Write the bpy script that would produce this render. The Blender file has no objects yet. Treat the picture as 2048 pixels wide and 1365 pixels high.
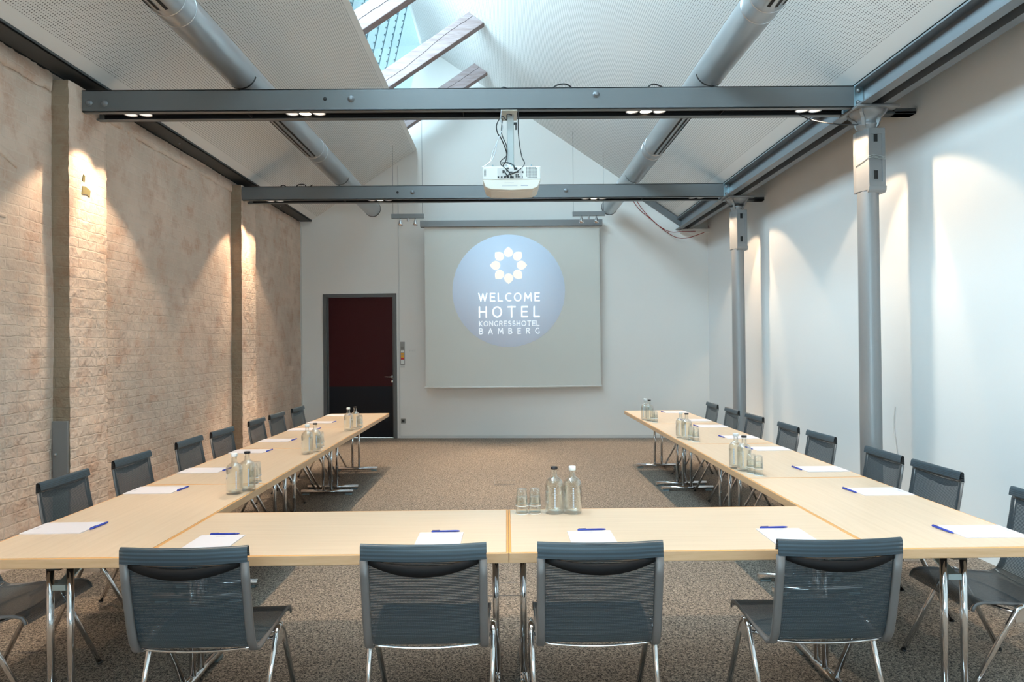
import bpy, bmesh, math, random
from mathutils import Vector, Matrix
random.seed(7)
PI = math.pi
sc = bpy.context.scene
COL = sc.collection

# ------------------------------------------------------------------ camera
H = 1.639
YAW, PIT, ROL = .009, .0072, .0095
def _cam_rows():
    R = Matrix.Identity(3)
    c, s = math.cos(YAW), math.sin(YAW); Ry = Matrix(((c, -s, 0), (s, c, 0), (0, 0, 1)))
    c, s = math.cos(PIT), math.sin(PIT); Rp = Matrix(((1, 0, 0), (0, c, s), (0, -s, c)))
    c, s = math.cos(ROL), math.sin(ROL); Rr = Matrix(((c, 0, -s), (0, 1, 0), (s, 0, c)))
    return Rr @ Rp @ Ry
_R = _cam_rows()
cd = bpy.data.cameras.new('camera'); cam = bpy.data.objects.new('camera', cd); COL.objects.link(cam)
m = Matrix((( _R[0][0], _R[2][0], -_R[1][0], 0), (_R[0][1], _R[2][1], -_R[1][1], 0), (_R[0][2], _R[2][2], -_R[1][2], H), (0, 0, 0, 1)))
cam.matrix_world = m
cd.sensor_width = 36; cd.lens = 36 * 1368.25 / 2048; cd.clip_start = .05; cd.clip_end = 200
sc.camera = cam

# ------------------------------------------------------------------ exposure, sky
sc.view_settings.view_transform = 'Standard'; sc.view_settings.look = 'None'
sc.view_settings.gamma = 1; sc.view_settings.use_curve_mapping = False
sc.view_settings.exposure = 0.72
sc.cycles.use_denoising = True
sc.cycles.max_bounces = 10; sc.cycles.diffuse_bounces = 6; sc.cycles.transparent_max_bounces = 24
sc.cycles.glossy_bounces = 5; sc.cycles.transmission_bounces = 8
sc.cycles.caustics_reflective = False; sc.cycles.caustics_refractive = False
sc.cycles.sample_clamp_indirect = 6
SKY = (.66, .87, 1.0); SKY_STRENGTH = 11.0
w = bpy.data.worlds.new('sky'); sc.world = w; w.use_nodes = True
w.node_tree.nodes['Background'].inputs[0].default_value = (*SKY, 1)
w.node_tree.nodes['Background'].inputs[1].default_value = SKY_STRENGTH

WARM = (1.0, .74, .50)
LAMP_DOWN, LAMP_WALL_L, LAMP_WALL_R, LAMP_TRACK = 165, 60, 44, 110

# ------------------------------------------------------------------ materials
def mat(name, color=(.8, .8, .8), rough=.5, metal=0., spec=.5, build=None, **kw):
    mt = bpy.data.materials.new(name); mt.use_nodes = True
    nt = mt.node_tree; b = nt.nodes['Principled BSDF']
    b.inputs['Base Color'].default_value = (*color, 1); b.inputs['Roughness'].default_value = rough
    b.inputs['Metallic'].default_value = metal; b.inputs['Specular IOR Level'].default_value = spec
    for k, v in kw.items():
        b.inputs[k.replace('_', ' ')].default_value = v
    if build: build(nt, b)
    return mt
def N(nt, typ, **kw):
    n = nt.nodes.new(typ)
    for k, v in kw.items():
        if k.startswith('i_'):
            n.inputs[k[2:].replace('_', ' ')].default_value = v
        else: setattr(n, k, v)
    return n
def math_node(nt, op, a, b=None):
    n = nt.nodes.new('ShaderNodeMath'); n.operation = op
    for i, x in enumerate((a, b)):
        if x is None: continue
        if isinstance(x, (int, float)): n.inputs[i].default_value = x
        else: nt.links.new(x, n.inputs[i])
    return n.outputs[0]
def mixc(nt, fac, a, b):
    n = nt.nodes.new('ShaderNodeMix'); n.data_type = 'RGBA'
    for s, x in ((0, fac), (6, a), (7, b)):
        if isinstance(x, (int, float)): n.inputs[s].default_value = x
        elif isinstance(x, tuple): n.inputs[s].default_value = (*x, 1)
        else: nt.links.new(x, n.inputs[s])
    return n.outputs[2]
def ramp(nt, fac, p0, p1):
    n = nt.nodes.new('ShaderNodeMapRange'); n.inputs[1].default_value = p0; n.inputs[2].default_value = p1
    nt.links.new(fac, n.inputs[0]); return n.outputs[0]
def coords(nt, scale=(1, 1, 1), out='Object', rot=(0, 0, 0)):
    t = nt.nodes.new('ShaderNodeTexCoord'); mp = nt.nodes.new('ShaderNodeMapping')
    mp.inputs['Scale'].default_value = scale; mp.inputs['Rotation'].default_value = rot
    nt.links.new(t.outputs[out], mp.inputs[0]); return mp.outputs[0]
def noise(nt, vec, scale, detail=3, rough=.5):
    n = nt.nodes.new('ShaderNodeTexNoise'); n.inputs['Scale'].default_value = scale
    n.inputs['Detail'].default_value = detail; n.inputs['Roughness'].default_value = rough
    nt.links.new(vec, n.inputs['Vector']); return n.outputs['Fac']
def bump(nt, b, h, strength, dist):
    n = nt.nodes.new('ShaderNodeBump'); n.inputs['Strength'].default_value = strength; n.inputs['Distance'].default_value = dist
    nt.links.new(h, n.inputs['Height']); nt.links.new(n.outputs[0], b.inputs['Normal'])
def L(nt, a, b): nt.links.new(a, b)

def brick_build(axis, tint=(1, 1, 1)):
    def f(nt, b):
        t = nt.nodes.new('ShaderNodeTexCoord')
        sx = nt.nodes.new('ShaderNodeSeparateXYZ'); L(nt, t.outputs['Object'], sx.inputs[0])
        wob = noise(nt, t.outputs['Object'], 2.6, 2)
        wob2 = math_node(nt, 'MULTIPLY', math_node(nt, 'SUBTRACT', wob, .5), .06)
        wob3 = math_node(nt, 'MULTIPLY', math_node(nt, 'SUBTRACT', noise(nt, t.outputs['Object'], 17, 3), .5), .022)
        cb = nt.nodes.new('ShaderNodeCombineXYZ')
        L(nt, math_node(nt, 'ADD', sx.outputs[axis], math_node(nt, 'ADD', wob2, wob3)), cb.inputs[0])
        L(nt, math_node(nt, 'ADD', sx.outputs[2], math_node(nt, 'SUBTRACT', math_node(nt, 'MULTIPLY', wob2, .55), wob3)), cb.inputs[1])
        br = nt.nodes.new('ShaderNodeTexBrick'); L(nt, cb.outputs[0], br.inputs['Vector'])
        br.inputs['Color1'].default_value = (0, 0, 0, 1); br.inputs['Color2'].default_value = (1, 1, 1, 1); br.inputs['Mortar'].default_value = (.5, .5, .5, 1)
        br.inputs['Scale'].default_value = 1; br.inputs['Mortar Size'].default_value = .007; br.inputs['Mortar Smooth'].default_value = .45
        br.inputs['Brick Width'].default_value = .255; br.inputs['Row Height'].default_value = .083
        big = noise(nt, t.outputs['Object'], 1.1, 4, .6); med = noise(nt, t.outputs['Object'], 4.0, 5, .65)
        fine = noise(nt, t.outputs['Object'], 38, 4, .7)
        c = mixc(nt, ramp(nt, big, .38, .62), (.76, .59, .48), (.60, .48, .39))
        c = mixc(nt, ramp(nt, med, .50, .70), c, (.56, .35, .25))
        c = mixc(nt, math_node(nt, 'MULTIPLY', br.outputs['Color'], .22), c, (.56, .38, .28))
        c = mixc(nt, math_node(nt, 'MULTIPLY', br.outputs['Fac'], .25), c, (.74, .65, .55))
        c = mixc(nt, math_node(nt, 'MULTIPLY', ramp(nt, fine, .35, .75), .25), c, (.80, .69, .58))
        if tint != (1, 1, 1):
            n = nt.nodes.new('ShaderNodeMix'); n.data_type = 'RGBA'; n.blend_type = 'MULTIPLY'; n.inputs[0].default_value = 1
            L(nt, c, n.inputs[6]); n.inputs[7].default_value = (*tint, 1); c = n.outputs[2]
        L(nt, c, b.inputs['Base Color'])
        # lime render hides the joints in the upper part of the wall
        up = ramp(nt, math_node(nt, 'ADD', sx.outputs[2], math_node(nt, 'MULTIPLY', big, 1.6)), 3.9, 2.9)
        upc = nt.nodes.new('ShaderNodeClamp'); L(nt, up, upc.inputs[0])
        amt = math_node(nt, 'ADD', math_node(nt, 'MULTIPLY', upc.outputs[0], .85), .15)
        brk = ramp(nt, noise(nt, t.outputs['Object'], 6.5, 3, .6), .40, .60)
        amt = math_node(nt, 'MULTIPLY', amt, math_node(nt, 'ADD', math_node(nt, 'MULTIPLY', brk, .8), .2))
        joint = math_node(nt, 'MULTIPLY', math_node(nt, 'SUBTRACT', 1.0, br.outputs['Fac']), amt)
        hgt = math_node(nt, 'ADD', math_node(nt, 'MULTIPLY', joint, .9), math_node(nt, 'ADD', math_node(nt, 'MULTIPLY', med, .7), math_node(nt, 'MULTIPLY', fine, .28)))
        bump(nt, b, hgt, .75, .015)
    return f
M = {}
M['brick_y'] = mat('whitewashed brick', rough=.9, spec=.2, build=brick_build(1))
M['brick_x'] = mat('shaded olive brick return', rough=.9, spec=.2, build=brick_build(0, (.46, .44, .38)))  # pilaster returns: darker olive finish, with their shade put into the tint

def carpet(nt, b):
    v = coords(nt)
    vo = nt.nodes.new('ShaderNodeTexVoronoi'); vo.inputs['Scale'].default_value = 210; L(nt, v, vo.inputs['Vector'])
    sr = nt.nodes.new('ShaderNodeSeparateColor'); L(nt, vo.outputs['Color'], sr.inputs[0])
    n2 = noise(nt, v, 60, 2, .5); n3 = noise(nt, v, 1.4, 2)
    s = math_node(nt, 'ADD', math_node(nt, 'MULTIPLY', sr.outputs[0], .6), math_node(nt, 'MULTIPLY', n2, .8))
    c = mixc(nt, ramp(nt, s, .42, 1.08), (.035, .034, .034), (.47, .395, .325))
    c = mixc(nt, math_node(nt, 'MULTIPLY', n3, .12), c, (.20, .16, .12))
    L(nt, c, b.inputs['Base Color']); bump(nt, b, s, .35, .004)
M['carpet'] = mat('speckled carpet', rough=.95, spec=.1, build=carpet)

def plaster(nt, b):
    v = coords(nt); n1 = noise(nt, v, 90, 3, .6); bump(nt, b, n1, .12, .003)
M['plaster'] = mat('white plaster', (.77, .75, .72), .75, spec=.25, build=plaster)
M['plaster_r'] = mat('white plaster right', (.78, .78, .775), .6, spec=.3, build=plaster)
M['trimwhite'] = mat('white trim paint', (.62, .61, .59), .5)
M['roofdark'] = mat('roof void', (.05, .05, .05), .9)

def perf(nt, b):
    # perforated acoustic board: local x along the room, local y up the slope
    t = nt.nodes.new('ShaderNodeTexCoord'); s = nt.nodes.new('ShaderNodeSeparateXYZ'); L(nt, t.outputs['Object'], s.inputs[0])
    P = .0225
    def cell(o, off):
        f = math_node(nt, 'FRACT', math_node(nt, 'ADD', math_node(nt, 'DIVIDE', o, P), off))
        d = math_node(nt, 'SUBTRACT', f, .5); return math_node(nt, 'MULTIPLY', d, d)
    def hole(off):
        d2 = math_node(nt, 'ADD', cell(s.outputs[0], off), cell(s.outputs[1], off))
        return math_node(nt, 'LESS_THAN', d2, .052)
    h = hole(0.0)
    # plain margin along the lower edge (local y near 0) and the upper edge
    a = nt.nodes.new('ShaderNodeAttribute'); a.attribute_name = 'margin'; a.attribute_type = 'GEOMETRY'
    marg = math_node(nt, 'GREATER_THAN', a.outputs['Fac'], .5)
    h = math_node(nt, 'MULTIPLY', h, marg)
    L(nt, mixc(nt, h, (.80, .79, .77), (.20, .195, .19)), b.inputs['Base Color'])
M['perf'] = mat('perforated acoustic board', rough=.7, spec=.3, build=perf)

def beech(nt, b):
    v = coords(nt, (1.2, 30, 1)); n1 = noise(nt, v, 1.6, 4, .6)
    L(nt, mixc(nt, ramp(nt, n1, .3, .7), (.67, .535, .40), (.61, .48, .35)), b.inputs['Base Color'])
M['beech'] = mat('beech laminate', rough=.33, spec=.45, build=beech)
def edgewood(nt, b):
    v = coords(nt, (2, 2, 26)); n1 = noise(nt, v, 2.4, 4, .65); n2 = noise(nt, coords(nt), 1.3, 2)
    c = mixc(nt, ramp(nt, n1, .3, .72), (.66, .43, .25), (.54, .32, .16))
    L(nt, mixc(nt, math_node(nt, 'MULTIPLY', n2, .5), c, (.70, .52, .34)), b.inputs['Base Color'])
M['edgetop'] = mat('orange wood lipping top', (.74, .36, .10), .35)
M['edge'] = mat('solid wood lipping', rough=.4, build=edgewood)
M['matteblack'] = mat('matte black steel', (.006, .006, .007), .65, spec=.2)
M['chrome'] = mat('polished chrome', (.72, .72, .73), .10, 1.0)
M['alu'] = mat('brushed aluminium', (.55, .57, .60), .32, 1.0)
M['zinc'] = mat('zinc plated steel', (.45, .60, .66), .3, .9)
M['black'] = mat('black plastic', (.012, .012, .013), .45)
M['blackmetal'] = mat('black painted steel', (.015, .015, .017), .5)
def fleck(nt, b):
    n1 = noise(nt, coords(nt), 120, 2, .6); bump(nt, b, n1, .15, .001)
M['steel'] = mat('grey micaceous steel paint', (.155, .165, .17), .42, .35, build=fleck)
M['girdersteel'] = mat('grey girder paint', (.20, .215, .23), .38, .4, build=fleck)
M['darksteel'] = mat('dark girder paint', (.055, .058, .06), .5, .2, build=fleck)
def silver(nt, b):
    n1 = noise(nt, coords(nt), 60, 3, .6); bump(nt, b, n1, .25, .002)
M['silver'] = mat('silver painted cast iron', (.28, .285, .29), .38, .4, build=silver)
M['duct'] = mat('galvanised duct', (.55, .575, .60), .30, .8)
M['slot'] = mat('duct slot', (.006, .006, .006), .7)
M['rail'] = mat('grey chair rail', (.17, .165, .165), .45, .3)
M['wood'] = mat('limewashed rafter', rough=.75, spec=.2, build=lambda nt, b: (
    L(nt, mixc(nt, ramp(nt, noise(nt, coords(nt, (1.5, 12, 12)), 2.2, 5, .65), .3, .7), (.38, .315, .32), (.25, .185, .175)), b.inputs['Base Color']),
    bump(nt, b, noise(nt, coords(nt, (2, 22, 22)), 3, 4), .4, .006)))
M['crack'] = mat('wood crack', (.03, .02, .02), .9)
M['maroon'] = mat('maroon door leaf', (.045, .006, .008), .4, spec=.2)
M['navy'] = mat('navy kick panel', (.006, .010, .016), .35, spec=.25)
M['doorframe'] = mat('grey door frame', (.115, .12, .12), .45)
M['paper'] = mat('white paper', (.68, .655, .70), .7)
M['print'] = mat('grey print', (.42, .43, .50), .8)
M['pen'] = mat('blue pen plastic', (.03, .06, .42), .25)
M['pencap'] = mat('dark pen clip', (.02, .03, .20), .3)
M['capblack'] = mat('black screw cap', (.01, .011, .015), .3)
M['capwhite'] = mat('frosted screw cap', (.80, .84, .86), .35)
M['label'] = mat('frosted white print', (.50, .58, .68), .5)
M['red'] = mat('red cable', (.28, .02, .015), .5)
M['cable'] = mat('black cable', (.012, .012, .014), .5)
M['wire'] = mat('thin steel wire', (.18, .19, .20), .4, .7)
M['casing'] = mat('grey screen casing', (.20, .205, .21), .45, .2)
M['orange'] = mat('amber sticker', (.85, .38, .01), .5)
M['redst'] = mat('red sticker', (.65, .03, .03), .5)
M['switch'] = mat('switch plate', (.30, .29, .27), .4)
M['projbody'] = mat('cream projector housing', (.80, .76, .68), .45)
M['projback'] = mat('white projector panel', (.78, .78, .75), .45)
M['pole'] = mat('light grey pole', (.42, .45, .45), .4, .3)
M['bracket'] = mat('cream bracket', (.55, .52, .45), .5)
M['shadegrey'] = mat('cable tie', (.7, .7, .7), .5)
M['socket'] = mat('grey socket', (.22, .21, .19), .4)
M['ledge'] = mat('cornice render', (.52, .42, .32), .9, spec=.2, build=lambda nt, b: (
    L(nt, mixc(nt, ramp(nt, noise(nt, coords(nt), 7, 4, .65), .35, .7), (.56, .44, .32), (.38, .27, .17)), b.inputs['Base Color']),
    bump(nt, b, noise(nt, coords(nt), 16, 4, .7), .8, .02)))
M['moss'] = mat('olive stain', (.17, .15, .075), .9, spec=.1)

def glassmat(name, color, ior, tint):
    mt = bpy.data.materials.new(name); mt.use_nodes = True; nt = mt.node_tree; nt.nodes.clear()
    o = nt.nodes.new('ShaderNodeOutputMaterial'); tr = nt.nodes.new('ShaderNodeBsdfTransparent'); gl = nt.nodes.new('ShaderNodeBsdfGlossy')
    tr.inputs[0].default_value = (*tint, 1); gl.inputs['Roughness'].default_value = .03; gl.inputs['Color'].default_value = (*color, 1)
    lw = nt.nodes.new('ShaderNodeLayerWeight'); lw.inputs['Blend'].default_value = ior
    mx = nt.nodes.new('ShaderNodeMixShader'); L(nt, lw.outputs['Facing'], mx.inputs[0]); L(nt, tr.outputs[0], mx.inputs[1]); L(nt, gl.outputs[0], mx.inputs[2])
    L(nt, mx.outputs[0], o.inputs[0]); return mt
M['pane'] = glassmat('window pane', (1, 1, 1), .05, (.92, .97, .98))
M['bottle'] = glassmat('clear bottle glass', (1, 1, 1), .24, (.965, .975, .97))
M['tumbler'] = glassmat('clear tumbler glass', (1, 1, 1), .2, (.97, .98, .975))
M['water'] = glassmat('still water', (1, 1, 1), .06, (.97, .975, .96))

def clad(nt, b):
    t = nt.nodes.new('ShaderNodeTexCoord'); s = nt.nodes.new('ShaderNodeSeparateXYZ'); L(nt, t.outputs['Object'], s.inputs[0])
    wv = noise(nt, coords(nt, (1, 14, .6)), 1.2, 3, .6)
    L(nt, mixc(nt, wv, (.045, .066, .070), (.072, .085, .085)), b.inputs['Base Color'])
M['clad'] = mat('pale blue metal sheet', rough=1.0, spec=0.0, build=clad)
M['seam'] = mat('sheet seam and rivets', (.008, .022, .028), 1.0, spec=0.0)

def meshfab(name, base, holes):
    mt = bpy.data.materials.new(name); mt.use_nodes = True; nt = mt.node_tree; b = nt.nodes['Principled BSDF']
    out = [n for n in nt.nodes if n.type == 'OUTPUT_MATERIAL'][0]
    uv = nt.nodes.new('ShaderNodeUVMap'); s = nt.nodes.new('ShaderNodeSeparateXYZ'); L(nt, uv.outputs[0], s.inputs[0])
    fu = math_node(nt, 'FRACT', math_node(nt, 'DIVIDE', s.outputs[0], .0042))
    fv = math_node(nt, 'FRACT', math_node(nt, 'DIVIDE', s.outputs[1], .0068))
    row = math_node(nt, 'GREATER_THAN', fv, .52); col = math_node(nt, 'GREATER_THAN', fu, .38)
    hole = math_node(nt, 'MULTIPLY', row, col)
    c = mixc(nt, row, (base[0] * .45, base[1] * .45, base[2] * .45), base)
    L(nt, c, b.inputs['Base Color']); b.inputs['Roughness'].default_value = .42; b.inputs['Specular IOR Level'].default_value = .6
    tr = nt.nodes.new('ShaderNodeBsdfTransparent'); mx = nt.nodes.new('ShaderNodeMixShader')
    L(nt, math_node(nt, 'MULTIPLY', hole, holes), mx.inputs[0]); L(nt, b.outputs[0], mx.inputs[1]); L(nt, tr.outputs[0], mx.inputs[2])
    L(nt, mx.outputs[0], out.inputs[0]); return mt
M['mesh'] = meshfab('woven mesh fabric', (.048, .076, .098), .45)
M['meshband'] = meshfab('double woven mesh fabric', (.04, .073, .10), .12)

def emit(name, color, strength, base=None):
    return mat(name, base or color, .6, Emission_Color=(*color, 1), Emission_Strength=strength)
M['lens_on'] = emit('glowing lamp lens', (1.0, .86, .62), 14)
M['lens_off'] = mat('faceted lamp lens', (.85, .87, .88), .15, .6, Emission_Color=(1, .9, .8, 1), Emission_Strength=.55)
M['fabric'] = mat('projection fabric', (.64, .64, .60), .7, spec=.2)
M['p_circle'] = emit('projected pale blue', (.50, .66, .92), .13, (.64, .74, .86))
M['p_petal'] = emit('projected cream', (1.0, .90, .68), .42, (.70, .67, .58))
M['p_text'] = emit('projected white', (.90, .97, 1.0), .48, (.68, .70, .72))
M['p_text2'] = emit('projected white dimmer', (.88, .95, 1.0), .30, (.66, .69, .72))

# ------------------------------------------------------------------ mesh helpers
class MB:
    def __init__(s): s.v = []; s.f = []; s.mi = []; s.uv = {}; s.sm = []
    def quadbox(s, x0, x1, y0, y1, z0, z1, mi=0, T=None):
        b = len(s.v)
        for x, y, z in ((x0, y0, z0), (x1, y0, z0), (x1, y1, z0), (x0, y1, z0), (x0, y0, z1), (x1, y0, z1), (x1, y1, z1), (x0, y1, z1)):
            p = Vector((x, y, z)); s.v.append(T @ p if T else p)
        for f in ((0, 3, 2, 1), (4, 5, 6, 7), (0, 1, 5, 4), (1, 2, 6, 5), (2, 3, 7, 6), (3, 0, 4, 7)):
            s.f.append([b + i for i in f]); s.mi.append(mi); s.sm.append(False)
        return s
    def tube(s, pts, r, n=12, mi=0, cap=True, flat=1.0):
        pts = [Vector(p) for p in pts]; b = len(s.v); rs = r if isinstance(r, (list, tuple)) else [r] * len(pts)
        up = None
        for i, p in enumerate(pts):
            d = (pts[min(i + 1, len(pts) - 1)] - pts[max(i - 1, 0)]).normalized()
            if up is None:
                up = Vector((0, 0, 1)) if abs(d.z) < .9 else Vector((0, 1, 0))
            a = d.cross(up).normalized(); up2 = a.cross(d).normalized(); up = up2
            for k in range(n):
                t = 2 * PI * k / n; s.v.append(p + a * math.cos(t) * rs[i] + up2 * math.sin(t) * rs[i] * flat)
        for i in range(len(pts) - 1):
            for k in range(n):
                k2 = (k + 1) % n
                s.f.append([b + i * n + k, b + i * n + k2, b + (i + 1) * n + k2, b + (i + 1) * n + k]); s.mi.append(mi); s.sm.append(True)
        if cap:
            s.f.append([b + k for k in range(n)][::-1]); s.mi.append(mi); s.sm.append(False)
            e = b + (len(pts) - 1) * n; s.f.append([e + k for k in range(n)]); s.mi.append(mi); s.sm.append(False)
        return s
    def lathe(s, prof, n=24, c=(0, 0, 0), mi=0, axis='z', close=False):
        b = len(s.v); c = Vector(c)
        for r, z in prof:
            for k in range(n):
                t = 2 * PI * k / n
                if axis == 'z': p = Vector((r * math.cos(t), r * math.sin(t), z))
                elif axis == 'y': p = Vector((r * math.cos(t), z, r * math.sin(t)))
                else: p = Vector((z, r * math.cos(t), r * math.sin(t)))
                s.v.append(c + p)
        m_ = len(prof); rng = m_ if close else m_ - 1
        for i in range(rng):
            j = (i + 1) % m_
            for k in range(n):
                k2 = (k + 1) % n
                s.f.append([b + i * n + k, b + i * n + k2, b + j * n + k2, b + j * n + k]); s.mi.append(mi); s.sm.append(True)
        return s
    def prism(s, poly, axis, a0, a1, mi=0, smooth=False):
        # poly: 2D points; axis 'x': (y,z); 'y': (x,z); 'z': (x,y)
        b = len(s.v); n = len(poly)
        for a in (a0, a1):
            for p, q in poly:
                s.v.append(Vector((a, p, q)) if axis == 'x' else Vector((p, a, q)) if axis == 'y' else Vector((p, q, a)))
        s.f.append([b + i for i in range(n)]); s.mi.append(mi); s.sm.append(False)
        s.f.append([b + n + i for i in range(n)][::-1]); s.mi.append(mi); s.sm.append(False)
        for i in range(n):
            j = (i + 1) % n; s.f.append([b + i, b + n + i, b + n + j, b + j]); s.mi.append(mi); s.sm.append(smooth)
        return s
    def grid(s, fn, nu, nv, uvfn=None, mi=0, smooth=True):
        b = len(s.v)
        for j in range(nv + 1):
            for i in range(nu + 1):
                s.v.append(Vector(fn(i / nu, j / nv)))
                if uvfn: s.uv[len(s.v) - 1] = uvfn(i / nu, j / nv)
        for j in range(nv):
            for i in range(nu):
                a = b + j * (nu + 1) + i
                s.f.append([a, a + 1, a + nu + 2, a + nu + 1]); s.mi.append(mi); s.sm.append(smooth)
        return s
    def build(s, name, mats, parent=None, bevel=0, loc=None, recalc=True, segs=2):
        me = bpy.data.meshes.new(name); me.from_pydata([tuple(v) for v in s.v], [], s.f)
        for mm in (mats if isinstance(mats, (list, tuple)) else [mats]): me.materials.append(M[mm] if isinstance(mm, str) else mm)
        for p, i, sm in zip(me.polygons, s.mi, s.sm): p.material_index = i; p.use_smooth = sm
        if s.uv:
            ul = me.uv_layers.new(name='UVMap')
            for lp in me.loops: ul.data[lp.index].uv = s.uv.get(lp.vertex_index, (0, 0))
        if recalc:
            bm = bmesh.new(); bm.from_mesh(me); bmesh.ops.recalc_face_normals(bm, faces=bm.faces); bm.to_mesh(me); bm.free()
        me.update()
        o = bpy.data.objects.new(name, me); COL.objects.link(o)
        if parent: o.parent = parent
        if loc: o.location = loc
        if bevel:
            md = o.modifiers.new('bevel', 'BEVEL'); md.width = bevel; md.segments = segs; md.limit_method = 'ANGLE'; md.angle_limit = .6
        return o
def box(x0, x1, y0, y1, z0, z1, mi=0): return MB().quadbox(x0, x1, y0, y1, z0, z1, mi)
def tag(o, label=None, cat=None, group=None, kind=None):
    if label: o['label'] = label
    if cat: o['category'] = cat
    if group: o['group'] = group
    if kind: o['kind'] = kind
    return o
def thing(name, label, cat, loc=(0, 0, 0), rz=0, group=None):
    o = bpy.data.objects.new(name, None); COL.objects.link(o); o.empty_display_size = .1
    o.location = loc; o.rotation_euler = (0, 0, rz); return tag(o, label, cat, group)
def struct(o): o['kind'] = 'structure'; return o
def copy_tree(root, loc=None, rz=None, label=None, group=None):
    r = root.copy(); COL.objects.link(r)
    if loc is not None: r.location = loc
    if rz is not None: r.rotation_euler = (0, 0, rz)
    if label: r['label'] = label
    if group: r['group'] = group
    def rec(src, dst):
        for ch in list(src.children):
            c = ch.copy(); COL.objects.link(c); c.parent = dst; rec(ch, c)
    rec(root, r); return r
ORD = ['first', 'second', 'third', 'fourth', 'fifth', 'sixth', 'seventh', 'eighth']
def spot(name, loc, target, energy, size_deg, blend=.5, radius=.03, color=WARM):
    d = bpy.data.lights.new(name, 'SPOT'); d.energy = energy; d.spot_size = math.radians(size_deg); d.spot_blend = blend
    d.shadow_soft_size = radius; d.color = color
    o = bpy.data.objects.new(name, d); COL.objects.link(o); o.location = loc
    o.rotation_euler = (Vector(target) - Vector(loc)).to_track_quat('-Z', 'Y').to_euler(); return o

# ================================================================== ROOM SHELL
YN = -4.6                        # wall behind the camera
def WB(x): return 12.1845 - .067 * x
AW = math.atan(-.067)
XL, XR = -3.71, 3.556
def ZL(x): return 6.205 + .644 * x          # underside of left ceiling slope
def ZR(x): return 6.04 - .7155 * x          # underside of right ceiling slope

struct(box(-4.2, 4.0, YN - .2, 12.9, -.12, 0).build('floor', 'carpet'))

# left brick wall with slightly uneven face
def wl(u, v):
    y = YN + (12.6 - YN) * u; z = 3.92 * v
    d = .006 * math.sin(3.1 * y + 1.7 * z) + .005 * math.sin(7.3 * y - 4.1 * z) + random.uniform(-.002, .002)
    return (XL + d, y, z)
b = MB().grid(wl, 260, 60)
b.quadbox(XL - .3, XL - .02, YN, 12.6, 0, 3.92)
struct(b.build('wall_left', 'brick_y', recalc=False))
# brick pilasters that carry the beams
def pilaster(name, y0, y1, ztop=3.86):
    X = -3.565; bb = MB()
    rag = [random.uniform(-.006, .006) for _ in range(200)]
    def face(u, v):
        y = y0 + (y1 - y0) * u; z = ztop * v; e = rag[int(v * 90)] if u in (0.0, 1.0) else 0
        yy = y + (e if u == 0 else e)
        return (X + random.uniform(-.0025, .0025) - (.008 if u in (0.0, 1.0) else 0), yy, z)
    bb.grid(face, 12, 90, smooth=False)
    o1 = None
    def side(yc):
        def f(u, v): return (XL - .05 + (X - .008 - XL + .05) * u, yc + (rag[int(v * 90)] if u == 1.0 else random.uniform(-.002, .002)), ztop * v)
        return f
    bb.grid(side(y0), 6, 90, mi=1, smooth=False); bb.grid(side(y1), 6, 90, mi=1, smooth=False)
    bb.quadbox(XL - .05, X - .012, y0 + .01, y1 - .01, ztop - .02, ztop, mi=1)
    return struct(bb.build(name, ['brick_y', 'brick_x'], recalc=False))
pilaster('trim_1', 5.635, 6.165); pilaster('trim_2', 9.30, 9.83); pilaster('trim_3', 2.13, 2.66); pilaster('trim_4', -1.4, -.87)
# protruding ragged cornice under the girder
cb = MB()
def cor(y0, y1):
    n = int((y1 - y0) / .035)
    def f(u, v):
        a = v * PI / 2 * 2
        pr = [(XL, 3.765), (XL + .012, 3.770), (XL + .016, 3.81), (XL + .014, 3.88), (XL, 3.915)][round(v * 4)]
        return (pr[0] + random.uniform(-.004, .004) + (.008 * math.sin(9 * (y0 + (y1 - y0) * u)) if 0 < v < 1 else 0), y0 + (y1 - y0) * u, pr[1] + random.uniform(-.012, .012))
    cb.grid(f, n, 4)
cor(6.17, 9.29); cor(9.84, 12.42); cor(2.67, 5.62); cor(-.86, 2.12)
struct(cb.build('trim_5', 'brick_y', recalc=False))
pp = thing('cover_plate', 'grey metal plate with one bolt low on the near side of the nearer brick pilaster', 'plate')
box(-3.70, -3.578, 5.610, 5.632, 0, 1.06).build('plate', 'casing', pp, bevel=.002)
MB().lathe([(0, -.012), (.010, -.012), (.012, -.008), (.012, 0)], 8, (-3.672, 5.610, .79), axis='y').build('bolt', 'alu', pp)
# relief of the old bricked-up window near the camera: short arch and sill
ab = MB()
ab.prism([(4.3, 3.27), (4.75, 3.235), (5.0, 3.18), (5.2, 3.08), (5.22, 3.02), (5.0, 3.11), (4.75, 3.17), (4.3, 3.20)], 'x', XL - .01, XL + .022)
ab.prism([(4.3, 2.68), (4.9, 2.665), (5.1, 2.65), (5.1, 2.62), (4.3, 2.64)], 'x', XL - .01, XL + .02)
struct(ab.build('trim_6', 'brick_y', bevel=.01))
# flat olive stain on the pilaster
tag(MB().prism([(5.79, 2.955), (5.86, 2.965), (5.90, 2.95), (5.91, 3.01), (5.84, 3.03), (5.80, 3.025)], 'x', -3.566, -3.5605).prism([(5.80, 3.07), (5.83, 3.065), (5.835, 3.12), (5.81, 3.125)], 'x', -3.566, -3.5605)
    .build('plaster_patch', 'moss'), 'small olive patches of bare render high on the nearer brick pilaster', 'patch')

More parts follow.
